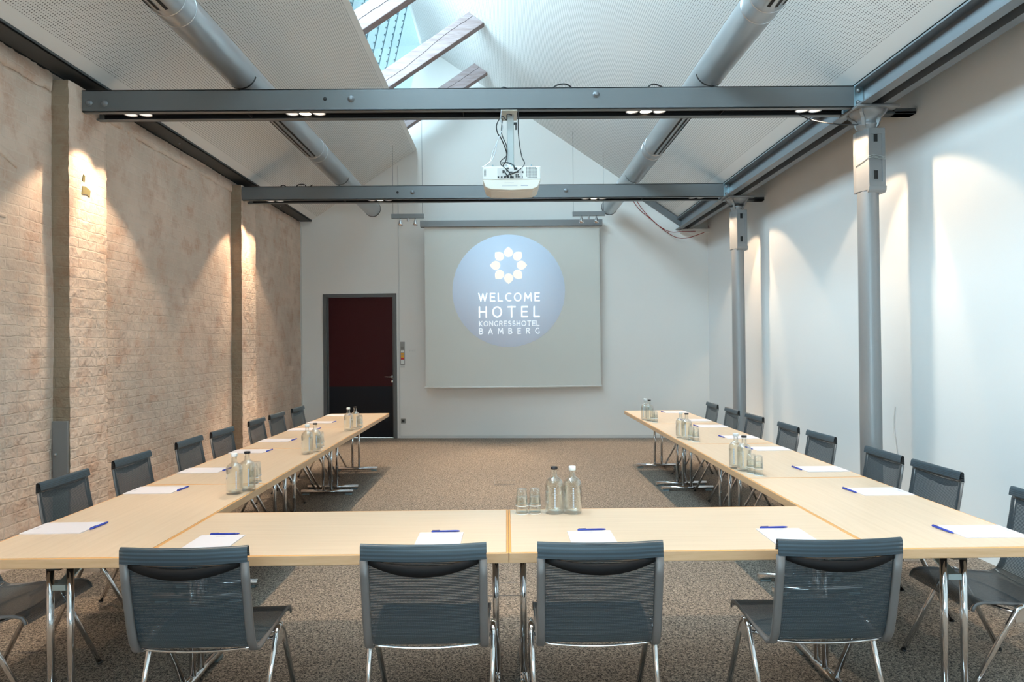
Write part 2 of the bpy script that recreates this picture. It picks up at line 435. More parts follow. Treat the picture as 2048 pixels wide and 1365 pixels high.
# right wall, wall behind camera
struct(box(XR, XR + .25, YN, 12.3, 0, 4.1).build('wall_right', 'plaster_r'))
wb = MB()
for q in ((-4.2, -2, 0, 7.6), (2, 4.0, 0, 7.6), (-2, 2, 0, 1.0), (-2, 2, 2.1, 7.6)): wb.quadbox(q[0], q[1], YN - .2, YN, q[2], q[3])
struct(wb.build('wall_behind', 'plaster'))
struct(box(-4.15, XL - .02, YN, 12.9, 0, 4.06).build('wall_left', 'roofdark'))
fill_win = bpy.data.objects.new('fill_window', None); COL.objects.link(fill_win); struct(fill_win)  # added window behind the camera, placed and sized for cool fill light
a = MB()
for xx in (-2, -1, 0, 1, 2): a.quadbox(xx - .035, xx + .035, YN - .14, YN - .06, 1.0, 2.1)
for zz in (1.0, 2.1): a.quadbox(-2, 2, YN - .14, YN - .06, zz - .035, zz + .035)
a.build('window_frame', 'steel', fill_win)
box(-2, 2, YN - .103, YN - .097, 1.0, 2.1).build('pane', 'pane', fill_win)
pt2 = bpy.data.lights.new('fill_window_portal', 'AREA'); pt2.shape = 'RECTANGLE'; pt2.size = 4; pt2.size_y = 1.1; pt2.cycles.is_portal = True
po2 = bpy.data.objects.new('fill_window_portal', pt2); COL.objects.link(po2); po2.location = (0, YN - .18, 1.55); po2.rotation_euler = (-PI / 2, 0, 0)
# far wall with the door opening, its gable following the roof slopes
def wp(x, z, off=0): return Vector((x, WB(x) + off, z))
def wallpoly(bm_, pts, t=.25):
    b0 = len(bm_.v); n = len(pts)
    for off in (0, t):
        for x, z in pts: bm_.v.append(wp(x, z, off))
    bm_.f.append([b0 + i for i in range(n)]); bm_.f.append([b0 + n + i for i in range(n)][::-1])
    for i in range(n): j = (i + 1) % n; bm_.f.append([b0 + i, b0 + n + i, b0 + n + j, b0 + j])
    bm_.mi += [0] * (n + 2); bm_.sm += [False] * (n + 2)
DX0, DX1, DH = -3.302, -1.960, 2.606
fw = MB()
wallpoly(fw, [(-3.8, 0), (DX0, 0), (DX0, DH), (DX0, ZL(DX0) + .12), (-3.45, 4.06), (-3.8, 4.06)])
wallpoly(fw, [(DX0, DH), (DX1, DH), (DX1, ZL(DX1) + .08), (DX0, ZL(DX0) + .05)])
wallpoly(fw, [(DX1, 0), (3.7, 0), (3.7, 4.0), (3.1, ZR(3.1) + .05), (-1.46, ZR(-1.46) + .05), (-1.66, 6.33), (-1.95, 5.22), (DX1, ZL(DX1) + .08)])
struct(fw.build('wall_far', 'plaster'))
# recessed vertical joint, corner bead, gable trim, corbel, skirting
def wbox(x0, x1, o0, o1, z0, z1, mb=None, mi=0):
    mb = mb or MB(); T = Matrix.Translation((0, 0, 0)); b0 = len(mb.v)
    for x, o, z in ((x0, o0, z0), (x1, o0, z0), (x1, o1, z0), (x0, o1, z0), (x0, o0, z1), (x1, o0, z1), (x1, o1, z1), (x0, o1, z1)): mb.v.append(Vector((x, WB(x) - o, z)))
    for f in ((0, 3, 2, 1), (4, 5, 6, 7), (0, 1, 5, 4), (1, 2, 6, 5), (2, 3, 7, 6), (3, 0, 4, 7)): mb.f.append([b0 + i for i in f]); mb.mi.append(mi); mb.sm.append(False)
    return mb
struct(wbox(-1.925, -1.905, 0, .012, 0, 4.9).build('trim_7', 'trimwhite'))
struct(wbox(-3.715, -3.69, 0, .02, 0, 3.85).build('trim_8', 'trimwhite'))
struct(wbox(-1.90, 3.55, 0, .012, 0, .05).build('baseboard_far', 'trimwhite'))
g = MB(); b0 = len(g.v)
for off in (0, .09):
    for x, dz in ((2.36, -.02), (3.16, -.02), (3.16, -.13), (2.36, -.13)): g.v.append(wp(x, ZR(x) + dz, -off))
for f in ((0, 1, 2, 3), (7, 6, 5, 4), (0, 4, 5, 1), (1, 5, 6, 2), (2, 6, 7, 3), (3, 7, 4, 0)): g.f.append(list(f)); g.mi.append(0); g.sm.append(False)
struct(g.build('trim_9', 'steel'))
struct(wbox(3.08, 3.556, 0, .12, 3.585, 3.645).build('trim_10', 'plaster'))

# sloped ceilings: perforated boards in their own local frame (x along room, y up the slope)
def slope(name, p_low, p_high, y0, y1, flip):
    pl, ph = Vector((p_low[0], 0, p_low[1])), Vector((p_high[0], 0, p_high[1]))
    up = (ph - pl); ln = up.length; up.normalize()
    X = Vector((0, 1, 0)); Y = up; Z = X.cross(Y)
    me = MB(); t = .05 if Z.z > 0 else -.05
    me.quadbox(0, y1 - y0, 0, ln, min(0, t), max(0, t))
    o = me.build(name, 'perf'); mtx = Matrix((X, Y, Z)).transposed().to_4x4(); mtx.translation = Vector((pl.x, y0, pl.z)); o.matrix_world = mtx
    return struct(o), ln
def slope_grid(name, p_low, p_high, y0, y1, margins):
    """board with a point attribute 'margin' = 1 where perforated, 0 on plain borders"""
    pl, ph = Vector((p_low[0], 0, p_low[1])), Vector((p_high[0], 0, p_high[1]))
    up = (ph - pl); ln = up.length; up.normalize(); X = Vector((0, 1, 0)); Y = up; Z = X.cross(Y)
    t = .06 if Z.z > 0 else -.06
    m0, m1 = margins; ys = [0, m0, m0 + .001, ln - m1 - .001, ln - m1, ln]; vals = [0, 0, 1, 1, 0, 0]
    me = MB()
    def f(u, v): return (u * (y1 - y0), ys[round(v * 5)], 0)
    me.grid(f, 1, 5, smooth=False); nv = len(me.v)
    me.quadbox(0, y1 - y0, 0, ln, min(.002 if t > 0 else -.002, t), max(.002 if t > 0 else -.002, t))
    o = me.build(name, 'perf', recalc=False)
    at = o.data.attributes.new('margin', 'FLOAT', 'POINT')
    for i in range(len(me.v)): at.data[i].value = vals[i // 2] if i < nv else 0
    mtx = Matrix((X, Y, Z)).transposed().to_4x4(); mtx.translation = Vector((pl.x, y0, pl.z)); o.matrix_world = mtx
    return struct(o)
slope_grid('ceiling', (-3.495, ZL(-3.495)), (-1.57, ZL(-1.57)), YN, 12.45, (.12, .06))
slope_grid('ceiling', (3.03, ZR(3.03)), (-1.46, ZR(-1.46)), YN, 12.3, (.13, .02))
# roof build-up above the boards, closing the room to the outside
rb = MB(); rb.prism([(-4.3, 4.03), (-3.488, 4.03), (-1.60, ZL(-1.60) + .08), (-1.95, ZL(-1.6) + .13), (-3.488, ZL(-3.488) + .25), (-4.3, 4.2)], 'y', YN - .2, 12.9)
struct(rb.build('ceiling', 'roofdark'))
rb = MB(); rb.prism([(3.95, 4.10), (3.03, ZR(3.03) + .08), (-1.42, ZR(-1.42) + .075), (-1.42, ZR(-1.42) + .2), (4.0, 4.3)], 'y', YN - .2, 12.7)
struct(rb.build('ceiling', 'roofdark'))
rb = MB(); rb.quadbox(3.006, 3.95, YN, 12.3, 3.905, 3.98)
struct(rb.build('ceiling', 'roofdark'))
rb = MB(); rb.quadbox(-4.1, -3.485, YN, 12.6, 4.032, 4.08)
struct(rb.build('ceiling', 'roofdark'))

# clerestory glazing above the left slope
def gz(t): return (-1.95 + .49 * t, 5.20 + 1.92 * t)
gp, gq = gz(0), gz(1)
win = bpy.data.objects.new('window_1', None); COL.objects.link(win); struct(win)
pb = MB(); pb.prism([gp, gq, (gq[0] + .006, gq[1]), (gp[0] + .006, gp[1])], 'y', YN, 12.3); pb.build('pane', 'pane', win)
fr = MB()
yy = YN
while yy < 12.2:
    fr.prism([(gp[0] - .03, gp[1]), (gq[0] - .03, gq[1]), (gq[0] + .02, gq[1]), (gp[0] + .02, gp[1])], 'y', yy - .02, yy + .02); yy += 5.6
fr.quadbox(gp[0] - .04, gp[0] + .05, YN, 12.3, gp[1] - .05, gp[1] + .03); fr.quadbox(gq[0] - .04, gq[0] + .03, YN, 12.3, gq[1] - .02, gq[1] + .08)
fr.build('window_frame', 'trimwhite', win)
pt = bpy.data.lights.new('sky_portal', 'AREA'); pt.shape = 'RECTANGLE'; pt.size = 16.8; pt.size_y = 1.95; pt.cycles.is_portal = True
po = bpy.data.objects.new('sky_portal', pt); COL.objects.link(po)
nrm = Vector((1.92, 0, -.49)).normalized(); X = Vector((0, 1, 0)); Z = -nrm; Y = Z.cross(X)
mtx = Matrix((X, Y, Z)).transposed().to_4x4(); mtx.translation = Vector((-1.69, 3.85, 6.16)) ; po.matrix_world = mtx

# metal clad wall of the neighbouring roof seen through the glazing
cl = thing('cladding_wall', 'pale blue riveted metal sheeting outside the skylight', 'wall')
P0, P1 = Vector((-3.1, 7.6, 5.2)), Vector((-2.1, 7.6, 9.6))
dU = (P1 - P0); UL = dU.length; dU.normalize(); nU = Vector((dU.z, 0, -dU.x))
sh = MB(); sh.prism([(P0.x, P0.z), (P1.x, P1.z), (P1.x - .05, P1.z), (P0.x - .05, P0.z)], 'y', 8.9, 18.0); sh.build('sheet', 'clad', cl)
for k in range(11):
    y = 9.2 + k * .62
    s_ = MB(); p = Vector((P0.x, y, P0.z)); s_.tube([p + nU * .006, p + dU * UL + nU * .006], .012, 6); s_.build('seam', 'seam', cl)
rv = MB()
for k in range(11):
    y = 9.2 + k * .62 - .1
    for j in range(30):
        c = Vector((P0.x, y, P0.z)) + dU * (.15 * j + .1) + nU * .01
        rv.quadbox(c.x - .012, c.x + .012, c.y - .013, c.y + .013, c.z - .013, c.z + .013)
o = rv.build('rivet_rows', 'seam', cl)

# rafters crossing the skylight
def rafter(y0, label):
    t = thing('rafter', label, 'beam', (0, 0, 0), 0, 'old timber rafters across the skylight')
    s = .674; xr = -.271; zb = 6.234; hv = .30
    def top_x(z_off):  # intersection of edge line with right slope
        return (ZR(0) - (zb + z_off) + s * xr) / (s + .7155)
    xa = top_x(0) + .002; xb = top_x(hv) + .002; x0 = -1.84
    body = MB(); body.prism([(x0, zb + s * (x0 - xr)), (xa, zb + s * (xa - xr)), (xb, zb + s * (xb - xr) + hv), (x0, zb + s * (x0 - xr) + hv)], 'y', y0, y0 + .135)
    ob = body.build('timber', 'wood', t, bevel=.008)
    ck = MB(); pts = []
    for i in range(24):
        x = x0 + .1 + (xa - x0 - .2) * i / 23; pts.append((x, y0 - .0005, zb + s * (x - xr) + .13 + .022 * math.sin(i * .27 + y0) + random.uniform(-.006, .006) + .003 * i))
    ck.tube(pts, .003, 5); ck.build('crack', 'crack', t)
    return t
rafter(7.92, 'nearest whitewashed timber rafter of the three crossing the skylight')
rafter(9.68, 'middle whitewashed timber rafter with a long crack, behind the first steel beam')
rafter(11.44, 'farthest whitewashed timber rafter, next to the far gable wall')
rafter(6.16, 'whitewashed timber rafter above the frame, right over the first steel beam')

# ================================================================== STEEL
def channel(mb, x0, x1, yf, yr, z0, z1, t=.012, web='front'):
    """U channel along x; web is the front or rear plate"""
    wy = (yf, yf + t) if web == 'front' else (yr - t, yr)
    mb.quadbox(x0, x1, wy[0], wy[1], z0, z1); mb.quadbox(x0, x1, yf, yr, z0, z0 + t); mb.quadbox(x0, x1, yf, yr, z1 - t, z1)
def beam(y, label, bolts):
    t = thing('steel_beam', label, 'beam', (0, 0, 0), 0, 'cross beams with spotlights'); x0, x1 = -3.564, 2.999
    z0, z1 = 3.650, 3.837
    a = MB(); channel(a, x0, x1, y, y + .06, z0, z1); a.build('front_channel', 'steel', t, bevel=.003)
    a = MB(); channel(a, x0, x1, y + .20, y + .26, z0, z1, web='rear'); a.build('rear_channel', 'steel', t, bevel=.003)
    a = MB(); a.quadbox(x0 + .08, x1 - .02, y + .062, y + .198, z0 + .035, z0 + .05); a.quadbox(x0 + .08, x1 - .02, y + .062, y + .07, z0 + .005, z0 + .035); a.quadbox(x0 + .08, x1 - .02, y + .19, y + .198, z0 + .005, z0 + .035)
    for xx in (-2.2, -.35, 1.9): a.quadbox(xx - .004, xx + .004, y + .07, y + .19, z0 + .004, z0 + .035)
    a.build('lighting_track', 'matteblack', t)
    for bx, bz, on in bolts:
        c = MB()
        if on:
            c.lathe([(.0, -.022), (.016, -.022), (.019, -.018), (.019, -.006), (.03, -.005), (.03, .003)], 8, (bx, y, bz), axis='y'); c.build('bolt', 'girdersteel', t)
        else:
            c.lathe([(0, -.002), (.016, -.002), (.016, .004)], 12, (bx, y, bz), axis='y'); c.build('hole', 'slot', t)
    e = MB(); e.quadbox(x1 - .006, x1 + .003, y - .005, y + .004, z0 + .002, z1 + .003); e.quadbox(x1 - .004, x1 + .075, y + .012, y + .022, z0 + .012, z1 - .005)
    e.build('end_plate', 'zinc', t)
    for bz in (z0 + .045, z1 - .04):
        c = MB(); c.lathe([(0, -.016), (.012, -.016), (.014, -.012), (.014, -.004), (.022, -.003), (.022, .002)], 8, (x1 + .035, y + .012, bz), axis='y'); c.build('bolt', 'silver', t)
    return t
beam(5.80, 'nearer grey steel cross beam carrying the projector', [(-3.504, 3.728, 1), (-3.374, 3.723, 1), (-1.514, 3.750, 0), (-1.294, 3.749, 1), (.787, 3.774, 1)])
beam(9.30, 'farther grey steel cross beam in front of the projection screen', [(-1.454, 3.743, 0), (-1.25, 3.742, 1), (.839, 3.753, 1)])
beam(2.30, 'grey steel cross beam overhead, nearest the camera', [])
beam(-1.20, 'grey steel cross beam behind the camera', [])

# recessed spotlights
lamp_src = {}
def downlight(x, y, lit, label, group):
    key = lit
    if key not in lamp_src:
        t = thing('spotlight', label, 'lamp', (x, y, 3.672), 0, group)
        a = MB(); a.lathe([(.052, .010), (.056, .010), (.058, .0), (.054, -.006), (.050, -.004), (.048, .008)], 28, close=True); a.build('ring', 'alu', t)
        c = MB(); c.lathe([(0, .012), (.02, .012), (.035, .007), (.049, .0)], 28); c.build('lens', 'lens_on' if lit else 'lens_off', t)
        lamp_src[key] = t; return t
    return copy_tree(lamp_src[key], (x, y, 3.672), None, label, group)
LX = [(-3.222, 0), (-3.095, 0), (-1.832, 0), (-1.719, 1), (-1.600, 0), (1.117, 0), (1.237, 1), (1.355, 0), (2.600, 0), (2.716, 0)]
WH = ['leftmost', 'second from the left', 'left of the glowing lamp in the left trio', 'glowing warm, centre of the left trio', 'right of the glowing lamp in the left trio',
      'left of the glowing lamp in the right trio', 'glowing warm, centre of the right trio', 'right of the glowing lamp in the right trio', 'second from the right', 'rightmost']
for by, bn in ((5.93, 'nearer beam'), (9.43, 'farther beam'), (2.43, 'overhead beam'), (-1.07, 'rearmost beam')):
    for (x, lit), wname in zip(LX, WH):
        downlight(x, by, lit, 'recessed spotlight in the %s, %s' % (bn, wname), 'recessed spotlights in the ' + bn)
    for i in (3, 6):
        spot('downlight', (LX[i][0], by, 3.655), (LX[i][0], by, 0), LAMP_DOWN, 84, .55, .022)
    # wall washers: the outer pairs lean towards the walls
    for x, dy in ((LX[0][0], -.45), (LX[1][0], .45)):
        spot('wall_spot', (x, by, 3.65), (XL + .06, by + dy, 1.8), LAMP_WALL_L, 66, .4, .025)
    for x, dy in ((LX[8][0], -.5), (LX[9][0], .5)):
        spot('wall_spot', (x, by, 3.65), (XR, by + dy, 1.85), LAMP_WALL_R, 70, .22, .02)

# girder along the right wall: two channels back to back, toes outward
t = thing('steel_girder', 'grey double channel girder running along the right wall on two columns', 'girder')
G0, G1 = YN, 12.0
a = MB(); a.quadbox(3.000, 3.094, G0, G1, 3.650, 3.664); a.quadbox(3.000, 3.094, G0, G1, 3.826, 3.840); a.quadbox(3.082, 3.094, G0, G1, 3.664, 3.826); a.build('inner_channel', 'girdersteel', t)
a = MB(); a.quadbox(3.190, 3.268, G0, G1, 3.650, 3.664); a.quadbox(3.190, 3.268, G0, G1, 3.826, 3.840); a.quadbox(3.190, 3.202, G0, G1, 3.664, 3.826); a.build('outer_channel', 'girdersteel', t)
a = MB(); a.quadbox(3.096, 3.188, G0, G1, 3.79, 3.80); a.build('gap_filler', 'matteblack', t)
for by in (5.80, 9.30):
    s_ = MB(); s_.quadbox(3.003, 3.082, by + .20, by + .21, 3.664, 3.826); s_.build('stiffener', 'zinc', t)
    s_ = MB(); s_.quadbox(3.003, 3.082, by + .02, by + .03, 3.664, 3.826); s_.build('stiffener', 'zinc', t)
# dark girder on top of the brick wall
t = thing('steel_girder', 'dark grey steel girder lying on top of the brick wall', 'girder')
a = MB(); a.quadbox(-3.70, -3.492, G0, 12.40, 3.925, 3.937); a.quadbox(-3.504, -3.492, G0, 12.40, 3.925, 3.965); a.quadbox(-3.70, -3.69, G0, 12.40, 3.937, 4.02); a.build('flange', 'darksteel', t, bevel=.002)
for y in (7.6, 11.0): MB().lathe([(0, -.012), (.012, -.012), (.014, 0)], 8, (-3.60, y, 3.925)).build('bolt', 'silver', t)

# columns
def column(x, y, label):
    t = thing('cast_iron_column', label, 'column', (x, y, 0), 0, 'silver columns by the right wall')
    a = MB(); a.lathe([(0, 0), (.16, 0), (.16, .03), (.12, .05), (.105, .12), (.092, .15), (.088, .5), (.084, 2.91), (.084, 2.93)], 32); a.build('shaft', 'silver', t)
    a = MB(); a.lathe([(.066, 2.92), (.066, 3.46), (.078, 3.47), (.078, 3.50), (.085, 3.505), (.085, 3.52), (.078, 3.525), (.078, 3.555), (.09, 3.565), (.10, 3.58), (.115, 3.585), (.13, 3.605), (.14, 3.62), (.14, 3.63)], 32); a.build('capital', 'silver', t)
    for r_ in (0, 1, 2, 3):
        an = PI / 4 + r_ * PI / 2; f = MB()
        f.prism([(.07, 3.47), (.095, 3.50), (.115, 3.56), (.155, 3.60), (.165, 3.628), (.07, 3.628)], 'y', -.014, .014)
        o = f.build('rib', 'silver', t, bevel=.003); o.rotation_euler = (0, 0, an - PI / 2 + PI / 4 * 0)
    a = MB(); a.quadbox(-.16, .20, -.16, .16, 3.628, 3.649); a.build('top_plate', 'silver', t, bevel=.004)
    a = MB(); a.quadbox(.12, .40, -.05, .05, 3.600, 3.627).quadbox(.21, .40, -.05, .05, 3.600, 3.648); a.build('wall_bracket', 'darksteel', t, bevel=.006)
    # splice box
    a = MB(); bx0, bx1, by0, by1, z0, z1 = -.038, .102, -.088, .09, 2.967, 3.465
    a.prism([(bx0, by0), (bx1, by0), (bx1, by1), (-.080, by1), (-.084, .03)], 'z', z0 - .03, z1)
    bo = a.build('splice_box', 'silver', t, bevel=.006)
    a = MB(); zz = by0 - .004
    for (u0, u1, v0, v1) in ((bx0, bx0 + .022, z0, z1), (bx1 - .026, bx1, z0, z1), (bx0 + .022, bx1 - .026, z1 - .05, z1), (bx0 + .022, bx1 - .026, z0, z0 + .04)): a.quadbox(u0, u1, zz - .004, by0 + .002, v0, v1)
    a.build('box_rim', 'silver', bo)
    for z in (z1 - .115, z0 + .065):
        s_ = MB(); s_.quadbox(.008, .040, by0 - .003, by0 + .001, z, z + .072); s_.build('slot', 'slot', bo, bevel=0)
    a = MB(); a.prism([(by0 - .014, z0 + .004), (by0 - .010, z0 - .03), (by0 + .01, z0 - .05), (by1, z0 - .05), (by1, z0 + .004)], 'x', bx0 - .004, bx1 + .008); a.build('box_ledge', 'silver', bo, bevel=.004)
    return t
c1 = column(3.138, 5.87, 'silver cast iron column standing between the two nearest right-hand chairs and the wall')
c2 = column(3.200, 9.37, 'farther silver cast iron column behind the right table row')
a = MB()
for k, dz in enumerate((0, .012, -.01)): a.tube([(-.042, -.094, 3.215 + dz + .03 * (k - 1) * .3), (.0, -.098, 3.225 + dz), (.106, -.095, 3.205 + dz)], .003, 6)
a.tube([(-.042, -.092, 3.215), (-.068, -.03, 3.19), (-.088, .03, 3.165)], .003, 6); o = a.build('cable_lashing', 'pole', c1)
a = MB(); a.tube([(.0 + .095 * math.cos(i * .55), .095 * math.sin(i * .55), 3.535 + .012 * math.sin(i * 1.7)) for i in range(36)], .009, 6); a.build('tape_wrap', 'black', c2)

# ventilation ducts
def duct(xc, sgn, label):
    t = thing('air_duct', label, 'duct', (0, 0, 0), 0, 'silver ventilation ducts under the roof slopes'); r = .133; zc = 4.010; y1 = 11.72
    a = MB(); a.lathe([(r, YN), (r, y1), (r - .004, y1), (r - .004, YN)], 48, (xc, 0, zc), axis='y', close=True)
    a.lathe([(0, y1 - .25), (r - .004, y1 - .25)], 48, (xc, 0, zc), axis='y'); bo = a.build('duct_tube', 'duct', t)
    MB().lathe([(r - .002, y1 - .012), (r + .005, y1 - .012), (r + .005, y1 + .004), (r - .008, y1 + .004)], 48, (xc, 0, zc), axis='y').build('end_rim', 'black', t)
    for y in (1.1, 1.26, 3.1, 4.6, 4.76, 6.62, 8.08, 8.26, 10.1):
        MB().lathe([(r - .002, y - .006), (r + .003, y - .004), (r + .003, y + .004), (r - .002, y + .006)], 48, (xc, 0, zc), axis='y').build('seam_ring', 'alu', t)
    for ys in (-.25, 3.25, 6.75):
        for ad in ((27, 4, -19) if sgn < 0 else (30, 8, -14)):
            an = math.radians(ad); c = MB(); w = math.radians(4.6)
            def f(u, v, an=an, w=w, ys=ys):
                q = an + (u - .5) * 2 * w
                return (xc + sgn * math.sin(q) * (r + .0015), ys + 1.27 * v, zc - math.cos(q) * (r + .0015))
            c.grid(f, 4, 2); c.build('air_slot', 'slot', t, recalc=False)
    for yh in (5.88, 9.38, 2.38):
        s_ = MB()
        def hf(u, v, yh=yh):
            q = math.radians(-75 + 150 * u); return (xc + math.sin(q) * (r + .006), yh - .012 + .024 * v, zc - math.cos(q) * (r + .006))
        s_.grid(hf, 24, 1); s_.build('hanger_strap', 'black', t, recalc=False)
        MB().tube([(xc, yh, zc - r - .004), (xc, yh, 3.838)], .007, 8).quadbox(xc - .05, xc + .05, yh - .03, yh + .03, 3.837, 3.841).build('support_rod', 'alu', t)
    return t
duct(-2.26, -1, 'round silver ventilation duct under the left roof slope')
duct(1.80, 1, 'round silver ventilation duct under the right roof slope')

# ================================================================== FAR WALL FITTINGS
dr = bpy.data.objects.new('door_1', None); COL.objects.link(dr); struct(dr)
a = MB(); fwid = .062
wbox(DX0, DX0 + fwid, -.12, .02, 0, DH, a); wbox(DX1 - fwid, DX1, -.12, .02, 0, DH, a); wbox(DX0, DX1, -.12, .02, DH - .058, DH, a)
wbox(DX0 + fwid, DX0 + fwid + .025, -.13, -.05, 0, DH - .05, a); wbox(DX1 - fwid - .025, DX1 - fwid, -.13, -.05, 0, DH - .05, a)
a.build('door_frame', 'doorframe', dr, bevel=.004)
wbox(DX0 + fwid + .004, DX1 - fwid - .004, -.11, -.06, .93, DH - .06).build('upper_panel', 'maroon', dr)
wbox(DX0 + fwid + .004, DX1 - fwid - .004, -.11, -.06, .01, .93).build('lower_panel', 'navy', dr)
yl = WB(-2.06) + .06
a = MB(); a.lathe([(0, -.012), (.026, -.012), (.028, 0)], 20, (-2.055, yl, 1.10), axis='y'); a.tube([(-2.055, yl, 1.10), (-2.055, yl - .055, 1.10), (-2.08, yl - .06, 1.10), (-2.19, yl - .055, 1.105)], .010, 10); a.build('door_handle', 'chrome', dr)
MB().lathe([(0, -.01), (.026, -.01), (.028, 0)], 20, (-2.055, yl, 1.018), axis='y').build('lock_rosette', 'chrome', dr)

t = thing('light_switch_panel', 'vertical switch strip with amber and red stickers beside the door', 'switch')
wbox(-1.897, -1.815, 0, .012, 1.315, 1.733).build('plate', 'switch', t, bevel=.002)
for z0, z1, mm, nm in ((1.655, 1.70, 'switch', 'rocker'), (1.60, 1.645, 'socket', 'rocker'), (1.54, 1.575, 'projback', 'rocker'), (1.448, 1.49, 'orange', 'amber_button'), (1.497, 1.53, 'orange', 'amber_button'), (1.415, 1.445, 'redst', 'red_button'), (1.335, 1.405, 'projback', 'white_rocker')):
    wbox(-1.885, -1.827, .010, .018, z0, z1).build(nm, mm, t, bevel=.001)
t = thing('switch_box', 'small grey box under the switch strip by the door', 'switch'); wbox(-1.895, -1.815, 0, .02, 1.268, 1.312).build('cover', 'trimwhite', t, bevel=.003)
t = thing('wall_socket', 'grey wall socket low beside the door frame', 'socket')
wbox(-1.897, -1.813, 0, .012, .268, .352).build('plate', 'socket', t, bevel=.003)
MB().lathe([(0, -.014), (.024, -.014), (.026, -.011)], 16, (-1.855, WB(-1.855), .31), axis='y').build('insert', 'black', t)
t = thing('wall_lettering', 'tiny white lettering on the wall between switch strip and screen', 'sign')
x = -1.73
for wd, kind in ((.02, 0), (.018, 1), (.018, 0), (.016, 1), (.014, 1), (.006, 1), (.004, 1), (.006, 1)):
    wbox(x, x + wd * .5, 0, .002, 1.555, 1.592 if kind else 1.588).build('letter', 'trimwhite', t); x += .0215

# projection screen
t = thing('projection_screen', 'large pull-down projection screen showing a hotel logo', 'projection screen')
YS = 11.93
box(-1.47, 1.70, YS - .06, YS + .07, 3.722, 3.830).build('casing', 'casing', t, bevel=.004)
a = MB(); a.quadbox(-1.40, 1.652, YS - .001, YS + .001, .935, 3.725)
fab = a.build('screen_fabric', 'fabric', t)
a = MB(); a.tube([(-1.42, YS, .925), (1.672, YS, .925)], .016, 10, flat=1); a.build('bottom_bar', 'projback', t)
CX, CZ, CRd = .058, 2.603, .982
MB().lathe([(0, -.004), (CRd, -.004), (CRd, -.0015)], 96, (CX, YS, CZ), axis='y').build('projected_disc', 'p_circle', t)
FX, FZ = .059, 3.047
for k in range(8):
    an = k * PI / 4; pts = []
    r = .078; d0 = .325; tip = .325
    # drop shape pointing outwards; centre at distance dc
    dc = .222
    for i in range(25):
        q = math.radians(45 + 270 * i / 24)
        pts.append((dc + r * math.cos(q), r * math.sin(q)))
    ctrl = [(dc + .104 * .72, -.052), (tip, 0), (dc + .104 * .72, .052)]
    poly = pts + [(dc + r * .86, -.042 - .003), (tip, 0), (dc + r * .86, .045)]
    poly2 = [(FX + p * math.cos(an) - q * math.sin(an), FZ + p * math.sin(an) + q * math.cos(an)) for p, q in poly]
    MB().prism(poly2, 'y', YS - .0065, YS - .0045).build('petal', 'p_petal', t)

GL = {  # stroke letters on a unit cell: lists of polylines, (x 0..w, y 0..1)
 'W': (1.05, [[(0, 1), (.27, 0), (.52, .95), (.78, 0), (1.05, 1)]]), 'E': (.55, [[(.55, 1), (0, 1), (0, 0), (.55, 0)], [(0, .52), (.48, .52)]]),
 'L': (.5, [[(0, 1), (0, 0), (.5, 0)]]), 'M': (.88, [[(0, 0), (.09, 1), (.44, .3), (.79, 1), (.88, 0)]]), 'H': (.68, [[(0, 0), (0, 1)], [(.68, 0), (.68, 1)], [(0, .52), (.68, .52)]]),
 'T': (.7, [[(0, 1), (.7, 1)], [(.35, 1), (.35, 0)]]), 'K': (.6, [[(0, 0), (0, 1)], [(.56, 1), (0, .48), (.6, 0)]]), 'N': (.68, [[(0, 0), (0, 1), (.68, 0), (.68, 1)]]),
 'A': (.74, [[(0, 0), (.37, 1), (.74, 0)], [(.14, .36), (.6, .36)]]),
}
def arc(cx, cy, rx, ry, a0, a1, n=14): return [(cx + rx * math.cos(math.radians(a0 + (a1 - a0) * i / n)), cy + ry * math.sin(math.radians(a0 + (a1 - a0) * i / n))) for i in range(n + 1)]
GL['O'] = (.85, [arc(.425, .5, .425, .5, 0, 360, 28)])
GL['C'] = (.66, [arc(.45, .5, .43, .5, 55, 305, 20)])
GL['G'] = (.7, [arc(.43, .5, .42, .5, 58, 270, 18) + [(.6, .03), (.68, .1), (.68, .47)]])
GL['R'] = (.6, [[(0, 0), (0, 1), (.28, 1)] + arc(.28, .76, .28, .24, 90, -90, 10) + [(0, .52)], [(.3, .52), (.6, 0)]])
GL['B'] = (.6, [[(0, 0), (0, 1), (.3, 1)] + arc(.28, .77, .26, .23, 90, -90, 10) + [(0, .54)], [(.28, .54)] + arc(.3, .27, .3, .27, 90, -90, 10) + [(0, 0)]])
GL['S'] = (.55, [arc(.28, .76, .25, .24, 50, 270, 12) + arc(.28, .26, .27, .26, 90, -140, 12)])
def letters(word, x0, x1, z0, h, wt, mm, parent):
    ws = sum(GL[c][0] for c in word) * h; n = len(word); gap = (x1 - x0 - ws) / (n - 1); x = x0
    for c in word:
        gw, strokes = GL[c]; mb = MB()
        for st in strokes:
            P = [Vector((x + p * h, z0 + q * h)) for p, q in st]
            closed = (P[0] - P[-1]).length < 1e-5
            for i in range(len(P) - 1):
                a, b = P[i], P[i + 1]; d = (b - a)
                if d.length < 1e-6: continue
                d.normalize(); nn = Vector((-d.y, d.x)) * wt / 2; ea = d * wt * (.5 if i == 0 and not closed else .3); eb = d * wt * (.5 if i == len(P) - 2 and not closed else .3)
                if len(P) > 8: ea = d * wt * .12; eb = ea
                q = [a - ea - nn, b + eb - nn, b + eb + nn, a - ea + nn]
                mb.prism([(p.x, p.y) for p in q], 'y', YS - .0065 - .00002 * i, YS - .0045)
        mb.build('letter', mm, parent); x += gw * h + gap
lg = t
letters('WELCOME', -.465, .590, 2.424, .135, .020, 'p_text', lg)
letters('HOTEL', -.455, .584, 2.148, .172, .024, 'p_text', lg)
